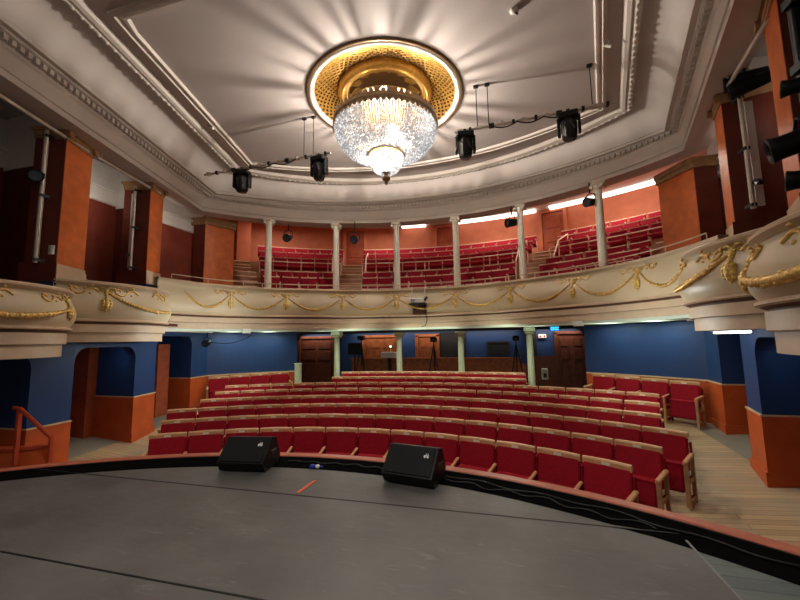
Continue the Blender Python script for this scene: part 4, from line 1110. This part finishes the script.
# near right black fixtures on a boom against the front pillar
t = thing('black_boom', 'black vertical lighting boom beside the front right pillar', 'pipe', (4.82,3.98,2.5))
b = MB(); b.tube([(4.88,3.98,2.4),(4.88,3.98,5.3)],0.03,8); b.build('pipe', M_blackm, t)
b = MB(); b.box((4.97,4.06,3.9),(0.14,0.05,2.7)); b.build('backboard', M_black, t)
for z in (3.35,4.0,4.65):
    b = MB(); b.box((4.86,3.95,z),(0.1,0.12,0.08)); b.build('clamp', M_blackm, t)
spot(4.82,3.88,3.80,(-0.8,0.5,0.12),'black stage light on the near right boom, topmost of three',0.7,0.2,None,1.5)
spot(4.72,3.88,3.28,(-0.85,0.4,-0.18),'black stage light on the near right boom, middle one',1.05,0.2,None,1.3)
spot(4.78,3.86,2.93,(-0.8,0.5,0.1),'black stage light on the near right boom, lowest of three',0.8,0.2,None,1.5)
# socket box on front left pillar
o = thing('socket_box', 'small white socket box on the dark side of the front left pillar', 'box', (-5.2,4.42,3.2))
b = MB(); b.bbox((-5.17,4.43,3.22),(0.10,0.05,0.16),0.01); b.build('body', M_whitep, o); b = MB(); b.box((-5.17,4.40,3.22),(0.05,0.01,0.08)); b.build('socket', M_grey, o)

# fluorescent tubes under the second boxes
for s_,w in ((1,'right'),):
    o = thing('fluorescent_tube', 'lit white fluorescent tube under the second %s box' % w, 'light', (5.385*s_,6.5,1.63), group='fluorescent tubes under the boxes')
    b = MB(); b.tube([(5.35*s_,6.0,1.635 if s_>0 else 1.665),(5.42*s_,7.0,1.635 if s_>0 else 1.665)],0.018,8); b.build('tube', M_tubew, o)
    b = MB(); b.box((5.385*s_,6.5,1.68),(0.07,1.06,0.05),rz=-math.atan2(0.07*s_,1.0)); b.build('housing', M_whitep, o)
# junction boxes on the soffit edge
for x,y,l in ((-4.72,9.0,'small pale junction box on the soffit edge at the left'),(4.05,9.65,'small pale junction box on the soffit edge at the right')):
    q = MAIN.at(MAIN.near(x,y),-0.085,1.93); tn = MAIN.at(MAIN.near(x,y)+0.1,-0.085,1.93)-q; a = math.atan2(tn.y,tn.x)
    o = thing('junction_box', l, 'box', tuple(q), a)
    b = MB(); b.bbox((0,0,0),(0.24,0.10,0.11),0.012); b.build('body', M_soff, o, world=False)
    b = MB(); b.box((0,0,-0.062),(0.20,0.08,0.012)); b.box((0,0,0.0),(0.18,0.106,0.06)); b.build('cover', M_whitep, o, world=False)
# cables sagging along left rear wall
o = thing('wall_cable', 'thin black cable sagging along the left blue rear wall', 'cable', (-5.2,9.3,1.7))
b = MB(); b.tube([(-5.8+u*1.15,8.75+u*0.35,1.66+0.16*u-0.28*math.sin(PI*u)*0.5) for u in [i/16 for i in range(17)]],0.010,6); b.build('cable', M_black, o)

# projector hung on the balcony front
pc = MAIN.at(MAIN.near(-0.22,11.0),0.22,2.76)
o = thing('projector', 'white projector on a shelf in front of the rear balcony', 'projector', tuple(pc))
b = MB(); b.bbox((pc.x,pc.y,2.76),(0.42,0.28,0.15),0.02); b.build('body', M_whitep, o)
b = MB(); b.lathe([(0.0,-0.02),(0.05,-0.02),(0.058,0.03),(0.045,0.05)],(0,0,0),16); b.v = [(v[0]+pc.x-0.11,-v[2]+pc.y-0.15,v[1]+2.76) for v in b.v]; b.build('lens', M_lens, o)
b = MB(); b.tube([(pc.x+0.22,pc.y-0.05,2.76),(pc.x+0.30,pc.y-0.08,2.86)],0.035,8); b.build('camera_arm', M_black, o)
o = thing('projector_shelf', 'brown shelf bracket hooked over the balcony rail under the projector', 'shelf', (pc.x,pc.y,2.6))
b = MB(); b.box((pc.x,pc.y+0.02,2.665),(0.5,0.32,0.03)); b.build('shelf', M_iron, o)
b = MB(); b.box((pc.x+0.03,pc.y+0.14,2.52),(0.42,0.03,0.28)); b.build('back_plate', M_brown, o)
for dx in (-0.19,0.21):
    b = MB(); b.box((pc.x+dx,pc.y+0.10,2.92),(0.03,0.02,0.52)); b.box((pc.x+dx,pc.y+0.24,3.19),(0.03,0.30,0.02)); b.build('hook', M_whitep, o)
o = thing('projector_cable', 'black cable hanging below the projector to the soffit', 'cable', (pc.x+0.2,pc.y+0.1,2.3))
b = MB(); b.tube([(pc.x+0.20,pc.y+0.06,2.66),(pc.x+0.22,pc.y+0.05,2.40),(pc.x+0.27,pc.y+0.04,2.2),(pc.x+0.22,pc.y+0.02,2.02),(pc.x+0.10,pc.y+0.02,1.99)],0.012,6); b.build('cable', M_black, o)

# ------------------------------------------------------------------ stage monitors and bits on stage
def wedge(c, rz, label):
    t = thing('stage_monitor', label, 'loudspeaker', (c[0],c[1],0.0), rz, 'black wedge stage monitors')
    # local: grille faces -Y and up. cross-section (y,z)
    w = 0.60
    sec = [(-0.20,0.02),(-0.27,0.13),(-0.02,0.385),(0.10,0.36),(0.22,0.11),(0.18,0.02)]
    b = MB(); b.loft([[(x,y,z) for y,z in sec] for x in (-w/2,w/2)],closed_ring=True,caps=True); b.build('cabinet', M_black, t, world=False)
    # grille panel on the sloping face
    p0 = Vector((0,-0.27,0.13)); p1 = Vector((0,-0.02,0.385)); d = (p1-p0).normalized(); n = Vector((0,-d.z,d.y))
    L = (p1-p0).length
    b = MB(); b.plate(p0+n*0.002,(1,0,0),d,n,[(-w/2+0.025,0.02),(w/2-0.025,0.02),(w/2-0.025,L-0.02),(-w/2+0.025,L-0.02)],0.014); g = b.build('grille', M_grille, t, world=False)
    b = MB(); o_ = p0+n*0.017+d*(L*0.60)
    for dx in (0.0,0.032):
        b.plate(o_,(1,0,0),d,n,[(0.17+dx+0.013*math.cos(2*PI*k/10),0.022+0.018*math.sin(2*PI*k/10)) for k in range(10)],0.003)
    b.plate(o_,(1,0,0),d,n,[(0.180,0.028),(0.188,0.028),(0.188,0.058),(0.180,0.058)],0.003)
    b.plate(o_,(1,0,0),d,n,[(0.212,0.01),(0.218,0.01),(0.205,0.058),(0.199,0.058)],0.003)
    b.build('badge', M_whitep, g, world=False)
    for sx in (-1,1):
        b = MB(); b.bbox((sx*(w/2+0.002),0.02,0.20),(0.012,0.16,0.05),0.005); b.build('side_handle', M_blackm, t, world=False)
    for sx in (-1,1):
        for yy in (-0.14,0.12):
            b = MB(); b.lathe([(0.02,0.0),(0.025,0.022),(0.0,0.022)],(sx*0.24,yy,0.0),8); b.build('foot', M_blackm, t, world=False)
    return t
wedge((-1.08,4.32),rad(8),'black wedge stage monitor on the left, near the blue gadget')
wedge((1.10,4.34),rad(-10),'black wedge stage monitor on the right, with cable trailing behind')
o = thing('stage_gadget', 'small blue and white plastic gadget lying at the front of the stage', 'gadget', (-0.2,4.44,0.0))
b = MB(); b.bbox((-0.255,4.43,0.028),(0.065,0.05,0.05),0.012); b.build('body', M_bluelt, o); b = MB(); b.bbox((-0.19,4.445,0.028),(0.055,0.045,0.045),0.012); b.build('cap', M_whitep, o)
b = MB(); b.tube([(-0.165,4.45,0.025),(-0.13,4.46,0.025)],0.012,6); b.build('plug', M_bluelt, o)
b = MB(); b.box((-0.03,3.88,0.008),(0.035,0.36,0.004),rz=rad(-3)); tag(b.build('tape_mark', M_tape),'orange tape mark on the grey stage vinyl','tape')
def stagecable(ang0, ang1, R, wob, label, z=0.015):
    pts = []
    for i in range(40):
        a = ang0+(ang1-ang0)*i/39; pts.append(lip(rad(a),R+wob*math.sin(i*0.9)+wob*0.6*math.sin(i*0.37),z))
    b = MB(); b.tube(pts,0.008,6); tag(b.build('stage_cable', M_black),label,'cable')
stagecable(9,40,LR-0.22,0.03,'black cable running right from the right monitor along the lip')
stagecable(11,30,LR-0.33,0.04,'second black cable looping beside the lip on the right, nearer the camera')
stagecable(-6,8,LR-0.24,0.025,'black cable between the two stage monitors along the lip')

# left corner: red stair rail and low curved red parapet
t = thing('stair_handrail', 'red painted stair handrail at the far left corner of the stage', 'handrail', (-4.85,4.05,0))
b = MB(); b.box((-4.87,4.02,0.27),(0.05,0.05,0.80)); b.build('post', M_rail, t)
b = MB(); b.box((-4.21,4.04,0.12),(0.04,0.04,0.34)); b.build('post', M_rail, t)
b = MB(); b.tube([(-5.0,4.02,0.68),(-4.87,4.02,0.68),(-4.20,4.04,0.28)],0.028,8); b.build('rail', M_rail, t)
t = thing('stair_parapet', 'low curved orange parapet beside the left stage stairs', 'parapet', (-5.3,4.1,-0.6))
pp = catmull([Vector(p) for p in ((-6.6,3.75),(-5.7,3.95),(-5.2,4.05),(-4.9,4.16),(-4.72,4.34))],5)
cvp = Curve(pp,(0,9))
b = MB(); b.loft([cvp.ring(0,-0.7),cvp.ring(0,0.06),cvp.ring(-0.08,0.06),cvp.ring(-0.08,-0.7)]); b.build('panel', M_dado, t)
b = MB(); b.loft([cvp.ring(0.03,0.06),cvp.ring(0.03,0.10),cvp.ring(-0.11,0.10),cvp.ring(-0.11,0.06)],closed_loop=True); b.build('cap', M_rail, t)

# ------------------------------------------------------------------ proscenium closure (behind the picture edge)
b = MB(); b.box((0,1.2,6.2),(11,0.15,1.3)); b.build('wall_proscenium', M_corn, kind='structure')

# ------------------------------------------------------------------ lights
WARM = (1.0,0.90,0.78)
light('chandelier_up_lamp','POINT',(cx+0.0,cy,6.13),740,WARM,0.06)
for k in range(6):
    a = 2*PI*k/6+0.3
    light('rose_fill','POINT',(cx+0.88*math.cos(a),cy+0.88*math.sin(a),6.42),3.6,(1.0,0.85,0.62),0.04)  # added lamps without fixtures, brighten the blocked-off lattice
light('chandelier_low_lamp','POINT',(cx,cy,5.22),105,WARM,0.10)
light('chandelier_core_lamp','POINT',(cx,cy,5.80),210,WARM,0.30)
# working lights over the stage
light('stage_work_lamp','AREA',(0.5,0.6,5.6),28,(1.0,0.93,0.85),3.5,1.2,target=(0,7,1.2))
light('stage_front_lamp','SPOT',(0.8,0.9,5.8),900,(1.0,0.96,0.92),0.5,None,(0.4,2.4,0),rad(100))
# gallery
for a,p in ((-34,50),(-12,60),(10,80),(31,95)):
    q = gp(11.6,rad(a),6.85); light('gallery_lamp','AREA',q,p,(1.0,0.88,0.74),1.6,0.5,target=(q[0],q[1],0))
# under balcony
COOL = (0.86,1.0,0.86)
for x,y,p in ((-2.2,10.2,16),(2.2,10.2,16),(0,10.6,12)):
    light('under_balcony_lamp','AREA',(x,y,1.84),p,COOL,1.2,0.25,target=(x*0.92,y-0.6,-1))
for s_ in (-1,1):
    for p_,q_ in (((5.95,9.20),(5.30,9.83)),((5.15,9.95),(4.55,10.42))):
        mx_,my_ = (p_[0]+q_[0])/2*s_,(p_[1]+q_[1])/2
        l_ = light('wall_wash_lamp','AREA',(mx_,my_,1.86),6,COOL,0.85,0.08)
        l_.rotation_euler = (0,0,math.atan2(q_[1]-p_[1],(q_[0]-p_[0])*s_))
        l_ = light('soffit_lamp','AREA',(mx_*0.97,my_-0.3,1.74),5,COOL,0.85,0.2)
        l_.rotation_euler = (PI,0,-math.atan2(q_[1]-p_[1],(q_[0]-p_[0])*s_))
for x,y in ((-2.4,10.75),(0,11.15),(2.4,10.75)):
    l_ = light('soffit_lamp','AREA',(x,y-0.25,1.76),5,COOL,1.8,0.15); l_.rotation_euler = (PI,0,0)
for s_ in (-1,1):
    light('tube_lamp','AREA',(5.42*s_,5.9,1.70),12,(0.95,1.0,0.98),0.1,1.0,target=(5.3*s_,5.9,0))
for s_ in (-1,1):
    light('box_fill','AREA',(5.95*s_,7.5,4.7),5,WARM,0.4,0.3,target=(6.85*s_,7.3,4.75))  # added unseen lamps, brighten the box walls and friezes
    light('box_fill','AREA',(5.85*s_,5.75,4.8),5,WARM,0.4,0.3,target=(6.85*s_,5.7,4.9))
    light('pier_fill','AREA',(3.6*s_,7.3,1.78),26,(0.95,1.0,0.95),1.6,0.25,target=(6.5*s_,7.35,0.75))  # added lamp out in the hall, unseen from behind, brightens the piers
light('lobby_lamp','AREA',(-0.3,12.95,1.89),30,(1.0,0.88,0.72),6.0,0.12,target=(-0.3,13.15,1.2))
light('lobby_lamp','AREA',(3.9,12.95,1.89),12,(1.0,0.85,0.7),1.4,0.12,target=(3.9,13.1,1.2))
light('lobby_lamp','AREA',(-4.75,12.95,1.89),12,(1.0,0.85,0.7),1.3,0.12,target=(-4.75,13.1,1.2))

w = bpy.data.worlds.new('world'); SC.world = w; w.use_nodes = True
w.node_tree.nodes['Background'].inputs['Color'].default_value = (0.30,0.27,0.25,1)
w.node_tree.nodes['Background'].inputs['Strength'].default_value = 0.35
SC.view_settings.view_transform = 'Standard'
SC.view_settings.exposure = 0.0
